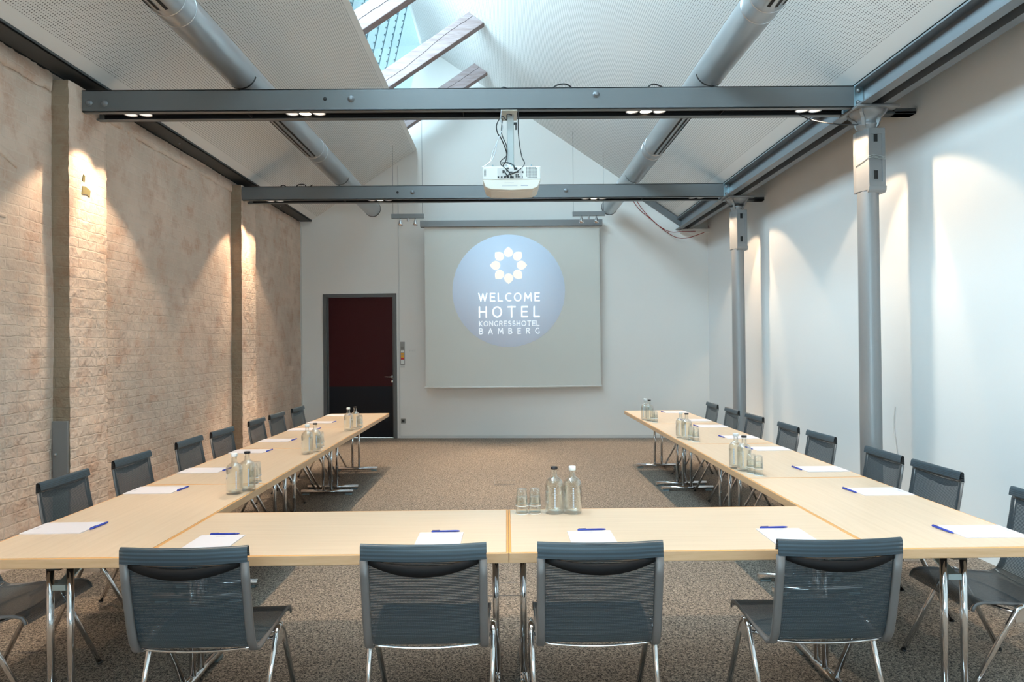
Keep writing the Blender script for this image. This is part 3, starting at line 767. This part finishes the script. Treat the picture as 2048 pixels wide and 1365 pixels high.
letters('KONGRESSHOTEL', -.458, .584, 1.990, .082, .0125, 'p_text2', lg)
letters('BAMBERG', -.458, .584, 1.852, .092, .0135, 'p_text2', lg)

# hanging spotlight bars
def bar(x0, x1, z, label, wires):
    t = thing('spotlight_bar', label, 'lamp', (0, 0, 0), 0, 'hanging spotlight bars by the screen'); y = 11.40
    box(x0, x1, y - .025, y + .025, z - .037, z + .037).build('bar', 'casing', t, bevel=.003)
    for fx, big in ((.27, 1), (.5, 0), (.73, 1)):
        x = x0 + (x1 - x0) * fx; zt = z - .037
        a = MB()
        if big:
            a.tube([(x, y, zt + .005), (x, y, zt - .03)], .012, 10)
            a.lathe([(.014, zt - .025), (.022, zt - .04), (.030, zt - .075), (.046, zt - .115), (.040, zt - .112), (.02, zt - .06), (0, zt - .055)], 20, (x, y, 0)); a.build('spot_head', 'chrome', t)
        else:
            a.lathe([(.016, zt), (.016, zt - .045), (.011, zt - .05), (0, zt - .05)], 14, (x, y, 0)); a.build('transformer', 'alu', t)
    for wx, wz in wires: MB().tube([(wx, y, z + .03), (wx, y, wz)], .0028, 6).build('suspension_wire', 'wire', t)
    return t
bar(-1.885, -1.345, 3.818, 'suspended bar with two small chrome spots left of the screen', [(-1.86, ZL(-1.86)), (-1.37, 5.47)])
bar(1.134, 1.676, 3.835, 'suspended bar with two small chrome spots in front of the screen casing, right end', [(1.15, ZR(1.15)), (1.655, ZR(1.655))])
for x in (-1.74, -1.49): spot('track_spot', (x, 11.40, 3.65), (x - .1, 9.6, 0), LAMP_TRACK, 75, .5, .02)
for x in (1.28, 1.53): spot('track_spot', (x, 11.40, 3.65), (x + .1, 9.6, 0), LAMP_TRACK, 75, .5, .02)

# red cables hanging at the far right corner, loose cables on the beams
def cable(name, pts, r, mm, label=None, cat='cable', parent=None, n=6):
    P = [Vector(p) for p in pts]; out = []
    for i in range(len(P) - 1):
        p0, p1, p2, p3 = P[max(i - 1, 0)], P[i], P[i + 1], P[min(i + 2, len(P) - 1)]
        for k in range(8):
            s = k / 8; out.append(.5 * ((2 * p1) + (-p0 + p2) * s + (2 * p0 - 5 * p1 + 4 * p2 - p3) * s * s + (-p0 + 3 * p1 - 3 * p2 + p3) * s ** 3))
    out.append(P[-1]); o = MB().tube(out, r, n).build(name, mm, parent)
    return tag(o, label, cat) if label else o
cable('cable', [(2.17, 11.9, 4.30), (2.25, 11.9, 4.14), (2.38, 11.92, 3.98), (2.55, 11.92, 3.84), (2.72, 11.93, 3.70), (2.90, 11.93, 3.61), (3.08, 11.86, 3.60), (3.30, 11.8, 3.595)], .006, 'red', 'thin dark red cable running down to the ledge in the far right corner')
cable('cable', [(2.27, 11.9, 4.24), (2.35, 11.9, 4.08), (2.50, 11.92, 3.90), (2.74, 11.93, 3.68), (2.96, 11.9, 3.52), (3.15, 11.88, 3.49), (3.35, 11.84, 3.54), (3.53, 11.84, 3.62), (3.545, 11.86, 3.70)], .006, 'red', 'longer dark red cable looping below the ledge in the far right corner')
cable('cable', [(-.05, 5.9, 3.84), (.0, 5.88, 3.87), (.06, 5.9, 3.845)], .006, 'cable', 'black cable loop on the nearer beam above the projector')
cable('cable', [(.40, 5.9, 3.84), (.46, 5.88, 3.885), (.55, 5.88, 3.89), (.63, 5.92, 3.84)], .006, 'cable', 'black cable loop on the nearer beam right of the projector')
cable('cable', [(1.22, 5.9, 3.84), (1.30, 5.88, 3.89), (1.45, 5.92, 3.84)], .006, 'cable', 'black cable loop on the nearer beam above the right lamp trio')
cable('cable', [(-3.09, 9.4, 3.84), (-3.03, 9.38, 3.87), (-2.97, 9.4, 3.84)], .006, 'cable', 'small black cable loop on the farther beam near the brick wall')
cable('cable', [(-2.86, 9.4, 3.84), (-2.82, 9.38, 3.875), (-2.74, 9.38, 3.875), (-2.70, 9.4, 3.84), (-2.63, 9.38, 3.87)], .007, 'cable', 'tangled black cable on the farther beam beside the left duct')
cable('cable', [(2.60, 6.0, 3.66), (2.72, 5.98, 3.60), (2.90, 5.92, 3.545), (3.07, 5.86, 3.52)], .005, 'cable', 'thin black cable from the nearer beam to the near column')
cable('cable', [(3.548, 6.22, 1.05), (3.546, 6.24, .85), (3.548, 6.19, .6), (3.548, 6.21, .3), (3.548, 6.2, .03)], .004, 'trimwhite', 'thin white cable hanging down the right wall behind the near column')

# ------------------------------------------------------------------ projector
pm = thing('projector_mount', 'grey ceiling pole with cream bracket under the nearer beam', 'mount')
box(-.02, .115, 5.80, 6.06, 3.640, 3.650).build('bracket_plate', 'bracket', pm, bevel=.002)
box(.028, .086, 5.90, 5.955, 3.20, 3.642).build('pole', 'pole', pm, bevel=.004)
MB().lathe([(.02, 3.17), (.045, 3.175), (.05, 3.19), (.035, 3.21), (.02, 3.215)], 16, (.057, 5.925, 0)).build('ball_joint', 'zinc', pm)
MB().tube([(-.10, 5.90, 3.178), (.24, 5.90, 3.178)], .007, 8).tube([(-.10, 5.90, 3.15), (-.10, 5.90, 3.205)], .006, 8).tube([(.235, 5.90, 3.15), (.235, 5.90, 3.205)], .006, 8).build('crossbar', 'zinc', pm)
pj = thing('projector', 'cream projector hanging upside down below the nearer beam', 'projector')
PX0, PX1, PY0, PY1 = -.188, .312, 5.77, 6.10
pr = []
def rr(x, z): return (x, z)
prof = [(PX0 + .012, 3.158), (PX0, 3.145), (PX0 + .004, 3.05), (PX0 + .025, 2.985), (PX0 + .07, 2.962), (PX0 + .25, 2.955), (PX1 - .07, 2.962), (PX1 - .025, 2.985), (PX1 - .004, 3.05), (PX1, 3.145), (PX1 - .012, 3.158)]
a = MB(); a.prism([(x, z) for x, z in prof], 'y', PY0 + .06, PY1); a.build('housing', 'projbody', pj, bevel=.01, segs=3)
# lower cover bulging towards the rear, seen cream from below
a = MB(); nseg = len(prof)
lo = [(PX0 + .004, 3.048), (PX0 + .028, 2.985), (PX0 + .075, 2.965), (PX0 + .25, 2.957), (PX1 - .075, 2.965), (PX1 - .028, 2.985), (PX1 - .004, 3.048)]
a.prism(lo, 'y', PY0 + .004, PY0 + .08); a.build('lower_cover', 'projbody', pj, bevel=.006, segs=3)
box(PX0 + .004, PX1 - .004, PY0, PY0 + .08, 3.046, 3.158).build('rear_panel', 'projback', pj, bevel=.008)
box(PX0 + .13, PX1 - .155, PY0 - .003, PY0 + .005, 3.052, 3.145).build('port_panel', 'trimwhite', pj, bevel=.001)
for i, (px, pz, pw, ph) in enumerate([(-.05, 3.066, .014, .012), (-.022, 3.066, .014, .012), (.005, 3.066, .02, .014), (.03, 3.066, .02, .014), (.064, 3.064, .032, .016), (.10, 3.068, .010, .01), (.116, 3.068, .010, .01), (.132, 3.068, .010, .01), (.153, 3.066, .006, .014),
        (-.01, 3.105, .010, .010), (.006, 3.105, .010, .010), (-.01, 3.118, .010, .010), (.022, 3.118, .010, .010), (.055, 3.107, .03, .010), (.105, 3.107, .03, .010), (.135, 3.107, .006, .014), (.155, 3.108, .014, .014), (.03, 3.14, .02, .012), (.096, 3.138, .026, .02), (.10, 3.084, .010, .01), (.116, 3.084, .010, .01)]):
    box(px - pw / 2, px + pw / 2, PY0 - .006, PY0 - .001, pz - ph / 2, pz + ph / 2).build('port', 'black', pj)
vent = MB()
for i in range(9):
    for j in range(9):
        if (i, j) in ((0, 0), (8, 8)): continue
        vent.quadbox(PX1 - .125 + i * .0105, PX1 - .125 + i * .0105 + .0062, PY0 - .001, PY0 + .002, 3.06 + j * .0105, 3.06 + j * .0105 + .0062)
for j in range(6): vent.quadbox(PX0 + .018, PX0 + .024, PY0 - .001, PY0 + .002, 3.075 + j * .010, 3.081 + j * .010); vent.quadbox(PX0 + .028, PX0 + .034, PY0 - .001, PY0 + .002, 3.075 + j * .010, 3.081 + j * .010)
vent.build('vent_grille', 'black', pj)
a = MB(); a.quadbox(-.02, .11, PY0 + .0035, PY0 + .006, 2.992, 2.995); a.quadbox(.14, .20, PY0 + .0035, PY0 + .006, 2.992, 3.000); a.quadbox(.0, .08, PY0 + .0035, PY0 + .006, 3.018, 3.020); a.build('housing_marks', 'print', pj)
MB().lathe([(.0, PY1 - .005), (.045, PY1 - .005), (.05, PY1 + .02), (.042, PY1 + .02), (.038, PY1)], 24, (.17, 0, 3.06), axis='y').build('objective', 'black', pj)
cable('cable', [(.07, 5.79, 3.60), (.03, 5.78, 3.60), (.025, 5.80, 3.56), (-.015, 5.82, 3.60), (-.06, 5.82, 3.53), (-.055, 5.82, 3.46), (-.02, 5.82, 3.40), (.02, 5.84, 3.30), (.015, 5.82, 3.22), (-.01, 5.80, 3.17), (.0, 5.77, 3.12), (.03, 5.76, 3.07)], .005, 'cable', 'black cable bundle hanging along the left side of the projector pole')
cable('cable', [(-.01, 5.82, 3.58), (-.02, 5.80, 3.45), (.02, 5.82, 3.35), (.022, 5.84, 3.27), (-.02, 5.80, 3.22), (-.03, 5.78, 3.18), (.03, 5.765, 3.12), (.062, 5.76, 3.07)], .004, 'cable', 'thin black cable curving from the beam into the projector ports')
cable('cable', [(.125, 5.80, 3.63), (.122, 5.82, 3.50), (.13, 5.82, 3.38), (.15, 5.80, 3.25), (.172, 5.78, 3.18), (.12, 5.765, 3.12), (.04, 5.76, 3.085), (.01, 5.76, 3.07)], .004, 'cable', 'black cable on the right of the projector pole looping to the ports')
cable('cable', [(-.025, 5.82, 3.20), (.03, 5.79, 3.195), (.075, 5.77, 3.17), (.085, 5.76, 3.145)], .005, 'cable', 'short black plug cable at the top of the projector')
box(.086, .112, 5.86, 5.885, 3.545, 3.56).quadbox(.098, .11, 5.86, 5.88, 3.50, 3.55).build('plug', 'black', None)
tag(bpy.data.objects['plug'], 'black angled power plug stuck to the projector pole', 'plug')
cable('safety_chain', [(-.02, 5.80, 3.65), (-.025, 5.80, 3.56), (-.01, 5.80, 3.50), (-.03, 5.80, 3.44), (-.06, 5.80, 3.37), (-.10, 5.80, 3.28), (-.12, 5.78, 3.20), (-.19, 5.78, 3.15)], .0035, 'alu', 'thin steel safety wire from beam to the left end of the projector', 'wire')
cable('safety_chain', [(-.06, 5.80, 3.37), (-.07, 5.79, 3.30), (-.10, 5.78, 3.22), (-.15, 5.78, 3.175)], .003, 'alu', 'second strand of the safety wire near the projector', 'wire')

# floor boxes
for (x0, x1, y0, y1, lb) in ((-.15, .09, 8.08, 8.32, 'carpeted floor box cover in the middle of the floor between the table rows'), (-.17, .15, 11.2, 11.45, 'carpeted floor box cover near the far wall below the screen'), (-.18, .10, 4.50, 4.74, 'carpeted floor box cover just beyond the front tables')):
    t = thing('floor_box', lb, 'floor box')
    box(x0, x1, y0, y1, .0, .003).build('cover', 'carpet', t)
    a = MB()
    for q in ((x0 - .004, x1 + .004, y0 - .004, y0), (x0 - .004, x1 + .004, y1, y1 + .004), (x0 - .004, x0, y0, y1), (x1, x1 + .004, y0, y1)): a.quadbox(*q, 0, .004)
    a.build('cover_rim', 'rail', t)

# ================================================================== TABLES
TZ = .735; TT = .046; TL = 1.6; TW = .80
def make_table(in0, in1, label, group, TL=1.6):
    """long side along local x (0..TL), width along local y (0..TW)"""
    t = thing('conference_table', label, 'table', group=group); g = .0005
    li = .011
    box(li, TL - li, li, TW - li, TZ - TT + .004, TZ).build('tabletop', 'beech', t)
    a = MB()
    for q in ((g, TL - g, g, li), (g, TL - g, TW - li, TW - g), (g, li, li, TW - li), (TL - li, TL - g, li, TW - li)): a.quadbox(*q, TZ - TT, TZ - .0004)
    a = MB(); o = [(g, g), (TL - g, g), (TL - g, TW - g), (g, TW - g)]; i_ = [(li, li), (TL - li, li), (TL - li, TW - li), (li, TW - li)]
    for z in (TZ - TT, TZ - .0003):
        for p in o + i_: a.v.append(Vector((*p, z)))
    for k in range(4):
        j = (k + 1) % 4
        a.f += [[8 + k, 8 + j, 12 + j, 12 + k], [k, 4 + k, 4 + j, j], [k, j, 8 + j, 8 + k], [4 + k, 12 + k, 12 + j, 4 + j]]; a.mi += [1, 0, 0, 0]; a.sm += [False] * 4
    a.build('edge_lipping', ['edge', 'edgetop'], t, bevel=.004, segs=2)
    for ix, dirn in ((in0, 1), (TL - in1, -1)):
        for ty in (TW / 2 - .045, TW / 2 + .045):
            MB().tube([(ix, ty, .045), (ix, ty, TZ - TT)], .0155, 16).build('leg', 'chrome', t)
        a = MB(); a.tube([(ix, TW / 2 - .29, .034), (ix, TW / 2 + .29, .034)], .021, 16)
        ft = a.build('foot_bar', 'chrome', t)
        for ty in (TW / 2 - .24, TW / 2 + .24): MB().quadbox(ix - .014, ix + .014, ty - .035, ty + .035, 0, .014).build('glide', 'zinc', ft)
        box(ix - .05, ix + .05, TW / 2 - .03, TW / 2 + .03, TZ - TT - .022, TZ - TT - .0005).build('mounting_block', 'black', t)
        a = MB(); a.quadbox(ix - .03, ix + .03, TW / 2 - .17, TW / 2 + .17, TZ - TT - .014, TZ - TT - .0005); a.build('mounting_plate', 'blackmetal', t)
        a = MB(); a.quadbox(ix - .012, ix + .012, TW / 2 - .03, TW / 2 + .03, .565, .59); p = Vector((ix, 0, .58)); q = Vector((ix + dirn * .26, 0, TZ - TT - .01))
        d = (q - p).normalized(); n_ = Vector((-d.z, 0, d.x)) * .004
        a.prism([(v.x, v.z) for v in (p - n_, q - n_, q + n_, p + n_)], 'y', TW / 2 - .022, TW / 2 + .022)
        a.build('folding_strut', 'zinc', t)
    return t
Y0 = 2.992; XM = .0107
names = ['nearest the camera', 'second from the camera', 'third from the camera', 'at the far end']
LT, RT = [], []
proto = make_table(.13, .13, 'x', None)
# left row: local x -> +y ; rotate 90deg: local (x,y)->(-y,x): spans x from X-TW..X
for k in range(4):
    o = copy_tree(proto) if 0 < k < 3 else make_table(.10 if k == 0 else .13, .28 if k == 3 else .13, 'x', None)
    o.location = (-1.6065, Y0 + TL * k, 0); o.rotation_euler = (0, 0, PI / 2); o['label'] = 'beech conference table of the left row, ' + names[k]; o['group'] = 'left row of conference tables'
    o2 = copy_tree(o, (1.6160 + TW, Y0 - .005 + TL * k, 0), PI / 2, 'beech conference table of the right row, ' + names[k], 'right row of conference tables')
    if k in (0, 3): pass
front = make_table(.07, .065, 'beech conference table of the front row, left half', 'front row of conference tables', 1.609)
front.location = (-1.6050, Y0, 0)
copy_tree(front, (.0045, Y0, 0), 0, 'beech conference table of the front row, right half')
def rm_tree(o):
    for c in list(o.children): rm_tree(c)
    bpy.data.objects.remove(o)
rm_tree(proto)

# ================================================================== CHAIRS
def make_chair():
    t = thing('mesh_chair', 'x', 'chair'); Wd = .245
    # side profile of the shell (y, z)
    prof = [(-.300, .865), (-.295, .81), (-.283, .73), (-.266, .64), (-.247, .545), (-.228, .475), (-.205, .436), (-.170, .422), (-.12, .424), (0, .434), (.12, .444), (.195, .447), (.232, .438), (.248, .42), (.253, .402)]
    S = [0]
    for i in range(1, len(prof)): S.append(S[-1] + math.dist(prof[i], prof[i - 1]))
    def at(s):
        for i in range(1, len(prof)):
            if s <= S[i] + 1e-9:
                f = (s - S[i - 1]) / (S[i] - S[i - 1]); return (prof[i - 1][0] + (prof[i][0] - prof[i - 1][0]) * f, prof[i - 1][1] + (prof[i][1] - prof[i - 1][1]) * f)
        return prof[-1]
    sb = S[6] - .005
    def shell(s0, s1, name, nv, sag, off=0, hw=Wd - .004, mm='mesh'):
        def f(u, v):
            s = s0 + (s1 - s0) * v; y, z = at(s); y2, z2 = at(min(s + .01, S[-1])); d = Vector((y2 - y, z2 - z))
            if d.length < 1e-6: d = Vector((0, -1))
            d.normalize(); n_ = Vector((-d.y, d.x)) * (1)
            w = (u - .5) * 2; sg = sag(v) * (1 - w * w) + off
            return (w * hw, y + n_.x * sg, z + n_.y * sg)
        return MB().grid(f, 14, nv, uvfn=lambda u, v: ((u - .5) * 2 * hw, s0 + (s1 - s0) * v)).build(name, mm, t, recalc=False)
    shell(.0, sb, 'backrest', 22, lambda v: -.018 * (1 - v) - .004)
    shell(sb, S[-1], 'seat', 26, lambda v: -.010 * math.sin(PI * v))
    # doubled fabric band rolled over the top tube
    a = MB()
    def band(u, v):
        w = (u - .5) * 2; sg = .012 * (1 - w * w) ; an = v
        pth = [(-.282, .825), (-.288, .859), (-.296, .871), (-.306, .871), (-.312, .861), (-.313, .809)]
        i = v * 5; k = min(int(i), 4); f = i - k; y = pth[k][0] * (1 - f) + pth[k + 1][0] * f; z = pth[k][1] * (1 - f) + pth[k + 1][1] * f
        return (w * (Wd + .001), y - sg, z - .004 * (1 - w * w))
    a.grid(band, 14, 10, uvfn=lambda u, v: ((u - .5) * .49, v * .12)); a.build('top_band', 'meshband', t, recalc=False)
    # grey side rails following the profile
    for s in (-1, 1):
        a = MB(); b0 = len(a.v); n = 0; r = MB()
        hw_, th = .0165, .009
        pts = [(p[0] - .004, p[1]) for p in prof]
        pts = pts[1:]  # start below the band
        ring = []
        for i, (y, z) in enumerate(pts):
            y2, z2 = pts[min(i + 1, len(pts) - 1)]; y1, z1 = pts[max(i - 1, 0)]; d = Vector((y2 - y1, z2 - z1)).normalized(); nn = Vector((d.y, -d.x))
            wd = hw_ if i < 7 else max(.0035, hw_ - .006 * (i - 6))
            xc = s * (Wd - wd + .004)
            for dx, dn in ((-wd, 0.001), (wd, 0.001), (wd, -th), (wd * .6, -th * 1.5), (-wd * .6, -th * 1.5), (-wd, -th)):
                r.v.append(Vector((xc + dx, y - nn.x * dn, z - nn.y * dn)) if False else Vector((xc + dx, y + nn.x * (-dn), z + nn.y * (-dn))))
        for i in range(len(pts) - 1):
            for k in range(6):
                k2 = (k + 1) % 6; r.f.append([i * 6 + k, i * 6 + k2, (i + 1) * 6 + k2, (i + 1) * 6 + k]); r.mi.append(0); r.sm.append(True)
        r.f.append(list(range(6))); r.mi.append(0); r.sm.append(False); e = (len(pts) - 1) * 6; r.f.append([e + k for k in range(6)][::-1]); r.mi.append(0); r.sm.append(False)
        r.build('side_rail', 'rail', t)
    # curved black brace behind the backrest
    a = MB()
    def br(u, v):
        w = (u - .5) * 2; c = 1 - w * w
        return (w * (Wd - .03), -.300 - .038 * c, .812 - .020 * c - v * (.022 + .020 * c))
    a.grid(br, 16, 2); o = a.build('back_brace', 'matteblack', t, recalc=False)
    md = o.modifiers.new('solid', 'SOLIDIFY'); md.thickness = .006
    # lower rear tie
    a = MB(); a.tube([(-Wd + .02, -.195, .432)] + [(w * (Wd - .03), -.195, .428 - .014 * (1 - w * w)) for w in (-.9, -.6, -.3, 0, .3, .6, .9)] + [(Wd - .02, -.195, .432)], .006, 8); a.build('rear_tie', 'chrome', t)
    xs = Wd + .019
    for s in (-1, 1):
        ap = (s * xs, .015, .405)
        MB().tube([(s * (xs - .012), -.225, .0), (s * xs, -.035, .395), (s * xs, -.020, .418), (s * xs, .0, .428), (s * xs, .012, .428)], .0125, 12).build('leg', 'chrome', t)
        MB().tube([(s * (xs - .012), .285, .0), (s * xs, .065, .395), (s * xs, .050, .418), (s * xs, .03, .428), (s * xs, .012, .428)], .0125, 12).build('leg', 'chrome', t)
        box(s * xs - .006, s * xs + .006, -.035, .065, .355, .425).build('leg_joint', 'chrome', t, bevel=.004)
        for yy in (-.225, .285): MB().tube([(s * (xs - .012), yy, 0), (s * (xs - .012), yy * .985, .008)], .0145, 10).build('leg_cap', 'black', t)
        MB().tube([(s * xs, .015, .40), (s * (xs - .04), .015, .405), (s * .10, .02, .405)], .008, 8).build('arm_stub', 'chrome', t)
    MB().tube([(-xs, -.02, .395), (-.12, -.07, .388), (0, -.085, .385), (.12, -.07, .388), (xs, -.02, .395)], .008, 10).build('crossbar', 'chrome', t)
    MB().tube([(-xs, .05, .395), (-.12, .10, .392), (0, .115, .39), (.12, .10, .392), (xs, .05, .395)], .008, 10).build('crossbar', 'chrome', t)
    return t
ch = make_chair(); used = [False]
def put_chair(x, y, rz, label, group):
    o = ch if not used[0] else copy_tree(ch); used[0] = True
    o.location = (x, y, 0); o.rotation_euler = (0, 0, rz); o['label'] = label; o['group'] = group; return o
g = 'mesh chairs at the front tables'
for x, y, a, lb in ((-1.262, 2.98, .012, 'dark mesh chair seen from behind, leftmost of the four at the front tables'), (-.330, 2.985, .0, 'dark mesh chair seen from behind, left of the seam between the front tables'),
                 (.362, 2.985, .0, 'dark mesh chair seen from behind, right of the seam between the front tables'), (1.300, 2.985, .012, 'dark mesh chair seen from behind, rightmost of the four at the front tables')):
    put_chair(x, y, a, lb, g)
for k, y in enumerate((3.355, 4.24, 5.00, 5.90, 6.57, 7.48, 8.13, 8.95)):
    put_chair(-2.42, y, -PI / 2 + random.uniform(-.03, .03), 'dark mesh chair between the brick wall and the left tables, %s counted from the camera' % ORD[k], 'mesh chairs by the brick wall')
for k, y in enumerate((3.37, 4.25, 4.85, 5.80, 6.49, 7.36, 8.10, 8.88)):
    put_chair(2.375, y, PI / 2 + random.uniform(-.03, .03), 'dark mesh chair between the white wall and the right tables, %s counted from the camera' % ORD[k], 'mesh chairs by the white wall')

# ================================================================== TABLEWARE
def make_bottle(white):
    t = thing('water_bottle', 'x', 'bottle')
    R = .0495
    out = [(0, .0), (R - .006, .0), (R, .006), (R, .152), (R - .0015, .163), (R - .006, .174), (R - .014, .184), (R - .024, .1905), (.0175, .197), (.0165, .210), (.0155, .216), (.0155, .232), (.018, .234), (.018, .240), (.0135, .241)]
    inn = [(.0125, .232), (.0125, .205), (.015, .195), (R - .025, .187), (R - .017, .181), (R - .010, .173), (R - .0055, .161), (R - .004, .145), (R - .004, .022), (R - .010, .016), (0, .014)]
    MB().lathe(out + inn, 32).build('glass_body', 'bottle', t)
    MB().lathe([(0, .0165), (R - .0105, .0168), (R - .0045, .023), (R - .0045, .145), (R - .006, .161), (R - .0105, .172), (0, .172)], 32).build('water', 'water', t)
    if white: MB().lathe([(0, .252), (.018, .252), (.0195, .249), (.0195, .232), (.0185, .231)], 24).build('cap', 'capwhite', t)
    else: MB().lathe([(0, .249), (.018, .249), (.0195, .247), (.0195, .237), (.0185, .236)], 24).build('cap', 'capblack', t)
    c = MB()
    def f(u, v):
        q = -PI / 2 + (u - .5) * .26; return ((R + .0004) * math.cos(q), (R + .0004) * math.sin(q), .035 + .10 * v)
    for k in range(9):
        z0 = .035 + k * .0125
        c.grid(lambda u, v, z0=z0: ((R + .0004) * math.cos(-PI / 2 + (u - .5) * .16), (R + .0004) * math.sin(-PI / 2 + (u - .5) * .16), z0 + .010 * v), 3, 1)
    c.build('vertical_print', 'label', t, recalc=False)
    return t
bw, bb_ = make_bottle(True), make_bottle(False); bu = {True: False, False: False}
def put_bottle(x, y, white, label, group, rz=0):
    src = bw if white else bb_
    o = src if not bu[white] else copy_tree(src); bu[white] = True
    o.location = (x, y, TZ); o.rotation_euler = (0, 0, rz); o['label'] = label; o['group'] = group
def make_glass():
    t = thing('tumbler', 'x', 'glass'); n = 30
    # upside-down tumbler, faceted lower half
    prof = [(.0325, 0), (.0335, .003), (.0325, .010), (.030, .050), (.0275, .078), (.0262, .088), (.024, .092), (0, .092), (0, .086), (.022, .084), (.0255, .074), (.028, .050), (.0305, .008), (.0315, 0)]
    a = MB().lathe(prof, n); 
    a.build('glass_wall', 'tumbler', t)
    fl = MB()
    for k in range(10):
        q = 2 * PI * k / 10; fl.tube([(.0303 * math.cos(q), .0303 * math.sin(q), .048), (.0272 * math.cos(q), .0272 * math.sin(q), .086)], .0011, 5)
    fl.build('facet_ridges', 'tumbler', t); fl = MB()
    fl.lathe([(.0338, 0), (.0345, .0025), (.0338, .005)], n); fl.build('rim', 'capwhite', t)
    return t
gl = make_glass(); gu = [False]
def put_glass(x, y, z, label, group):
    o = gl if not gu[0] else copy_tree(gl); gu[0] = True
    o.location = (x, y, z); o['label'] = label; o['group'] = group
def stackg(x, y, lb, group):
    put_glass(x, y, TZ + .0002, 'lower tumbler of ' + lb, group); put_glass(x, y, TZ + .0432, 'upper tumbler of ' + lb, group)
g = 'bottles and tumblers on the front tables'
put_bottle(.254, 3.700, False, 'black-capped water bottle on the front table', g); put_bottle(.352, 3.696, True, 'white-capped water bottle on the front table', g)
stackg(.078, 3.689, 'the left glass stack on the front table', g); stackg(.148, 3.694, 'the right glass stack on the front table', g)
places = ['nearest the camera', 'midway along', 'at the far end']
for k, (A, B, G1_, G2_) in enumerate((((-1.700, 4.285), (-1.652, 4.372), (-1.690, 4.575), (-1.700, 4.66)), ((-1.700, 5.85), (-1.668, 5.975), (-1.690, 6.178), (-1.70, 6.27)), ((-1.715, 7.44), (-1.672, 7.58), (-1.655, 7.72), (-1.67, 7.82)))):
    g = 'drink sets on the left table row'
    put_bottle(A[0], A[1], True, 'white-capped water bottle on the left table row, %s' % places[k], g, .6); put_bottle(B[0], B[1], False, 'black-capped water bottle on the left table row, %s' % places[k], g, .5)
    stackg(*G1_, 'the nearer stack in the left-row set %s' % places[k], g); stackg(*G2_, 'the farther stack in the left-row set %s' % places[k], g)
for k, (A, B, G1_, G2_) in enumerate((((1.668, 4.975), (1.690, 4.865), (1.705, 4.765), (1.728, 4.695)), ((1.688, 6.62), (1.712, 6.50), (1.733, 6.41), (1.752, 6.33)), ((1.675, 8.25), (1.698, 8.12), (1.715, 8.02), (1.724, 7.94)))):
    g = 'drink sets on the right table row'
    put_bottle(A[0], A[1], True, 'white-capped water bottle on the right table row, %s' % places[k], g, -.6); put_bottle(B[0], B[1], False, 'black-capped water bottle on the right table row, %s' % places[k], g, -.5)
    stackg(*G1_, 'the farther stack in the right-row set %s' % places[k], g); stackg(*G2_, 'the nearer stack in the right-row set %s' % places[k], g)

# notepads and pens
def make_pad():
    t = thing('notepad', 'x', 'notepad')   # long side along local y, header at +y
    box(-.105, .105, -.1485, .1485, 0, .004).build('sheets', 'paper', t)
    a = MB(); a.quadbox(-.030, .022, .125, .1285, .0041, .0044); a.quadbox(-.024, .016, .118, .1205, .0041, .0044); a.build('letterhead', 'print', t)
    return t
def make_pen():
    t = thing('ballpoint_pen', 'x', 'pen')
    MB().tube([(-.070, 0, .0055), (-.066, 0, .0055), (.045, 0, .0055), (.062, 0, .0055), (.070, 0, .0055)], [.0035, .0052, .0052, .004, .001], 12).build('barrel', 'pen', t)
    MB().quadbox(-.066, -.028, -.0018, .0018, .0100, .0125).build('clip', 'pencap', t)
    return t
pad, pen = make_pad(), make_pen(); pu = [False]
def put_pad(x, y, rz, px, py, prz, where, group):
    a = pad if not pu[0] else copy_tree(pad); b = pen if not pu[0] else copy_tree(pen); pu[0] = True
    a.location = (x, y, TZ + .0002); a.rotation_euler = (0, 0, rz); a['label'] = 'white notepad ' + where; a['group'] = 'notepads ' + group
    b.location = (px, py, TZ + (.0045 if prz is None else .0003)); b.rotation_euler = (0, 0, prz or 0); b['label'] = 'blue ballpoint pen ' + where; b['group'] = 'pens ' + group
for (x, px, lb) in ((-1.372, -1.37, 'at the leftmost place of the front tables'), (-.320, -.30, 'left of the seam on the front tables'), (.394, .41, 'just right of the seam on the front tables'), (1.31, 1.30, 'at the rightmost place of the front tables')):
    put_pad(x, 3.175, random.uniform(-.02, .02), px, 3.335, .05, lb, 'on the front tables')
for k, y in enumerate((3.495, 4.405, 5.10, 6.02, 6.72, 7.60, 8.30, 9.15)):
    put_pad(-2.252, y, PI / 2, -2.088, y + .03, PI / 2 - .08, 'on the left tables by the brick wall, %s counted from the camera' % ORD[k], 'on the left table row')
for k, y in enumerate((3.235, 4.125, 4.88, 5.85, 6.60, 7.50, 8.10, 9.08)):
    put_pad(2.255, y, -PI / 2, 2.085, y + .03, PI / 2 + .12 + PI, 'on the right tables by the white wall, %s counted from the camera' % ORD[k], 'on the right table row')
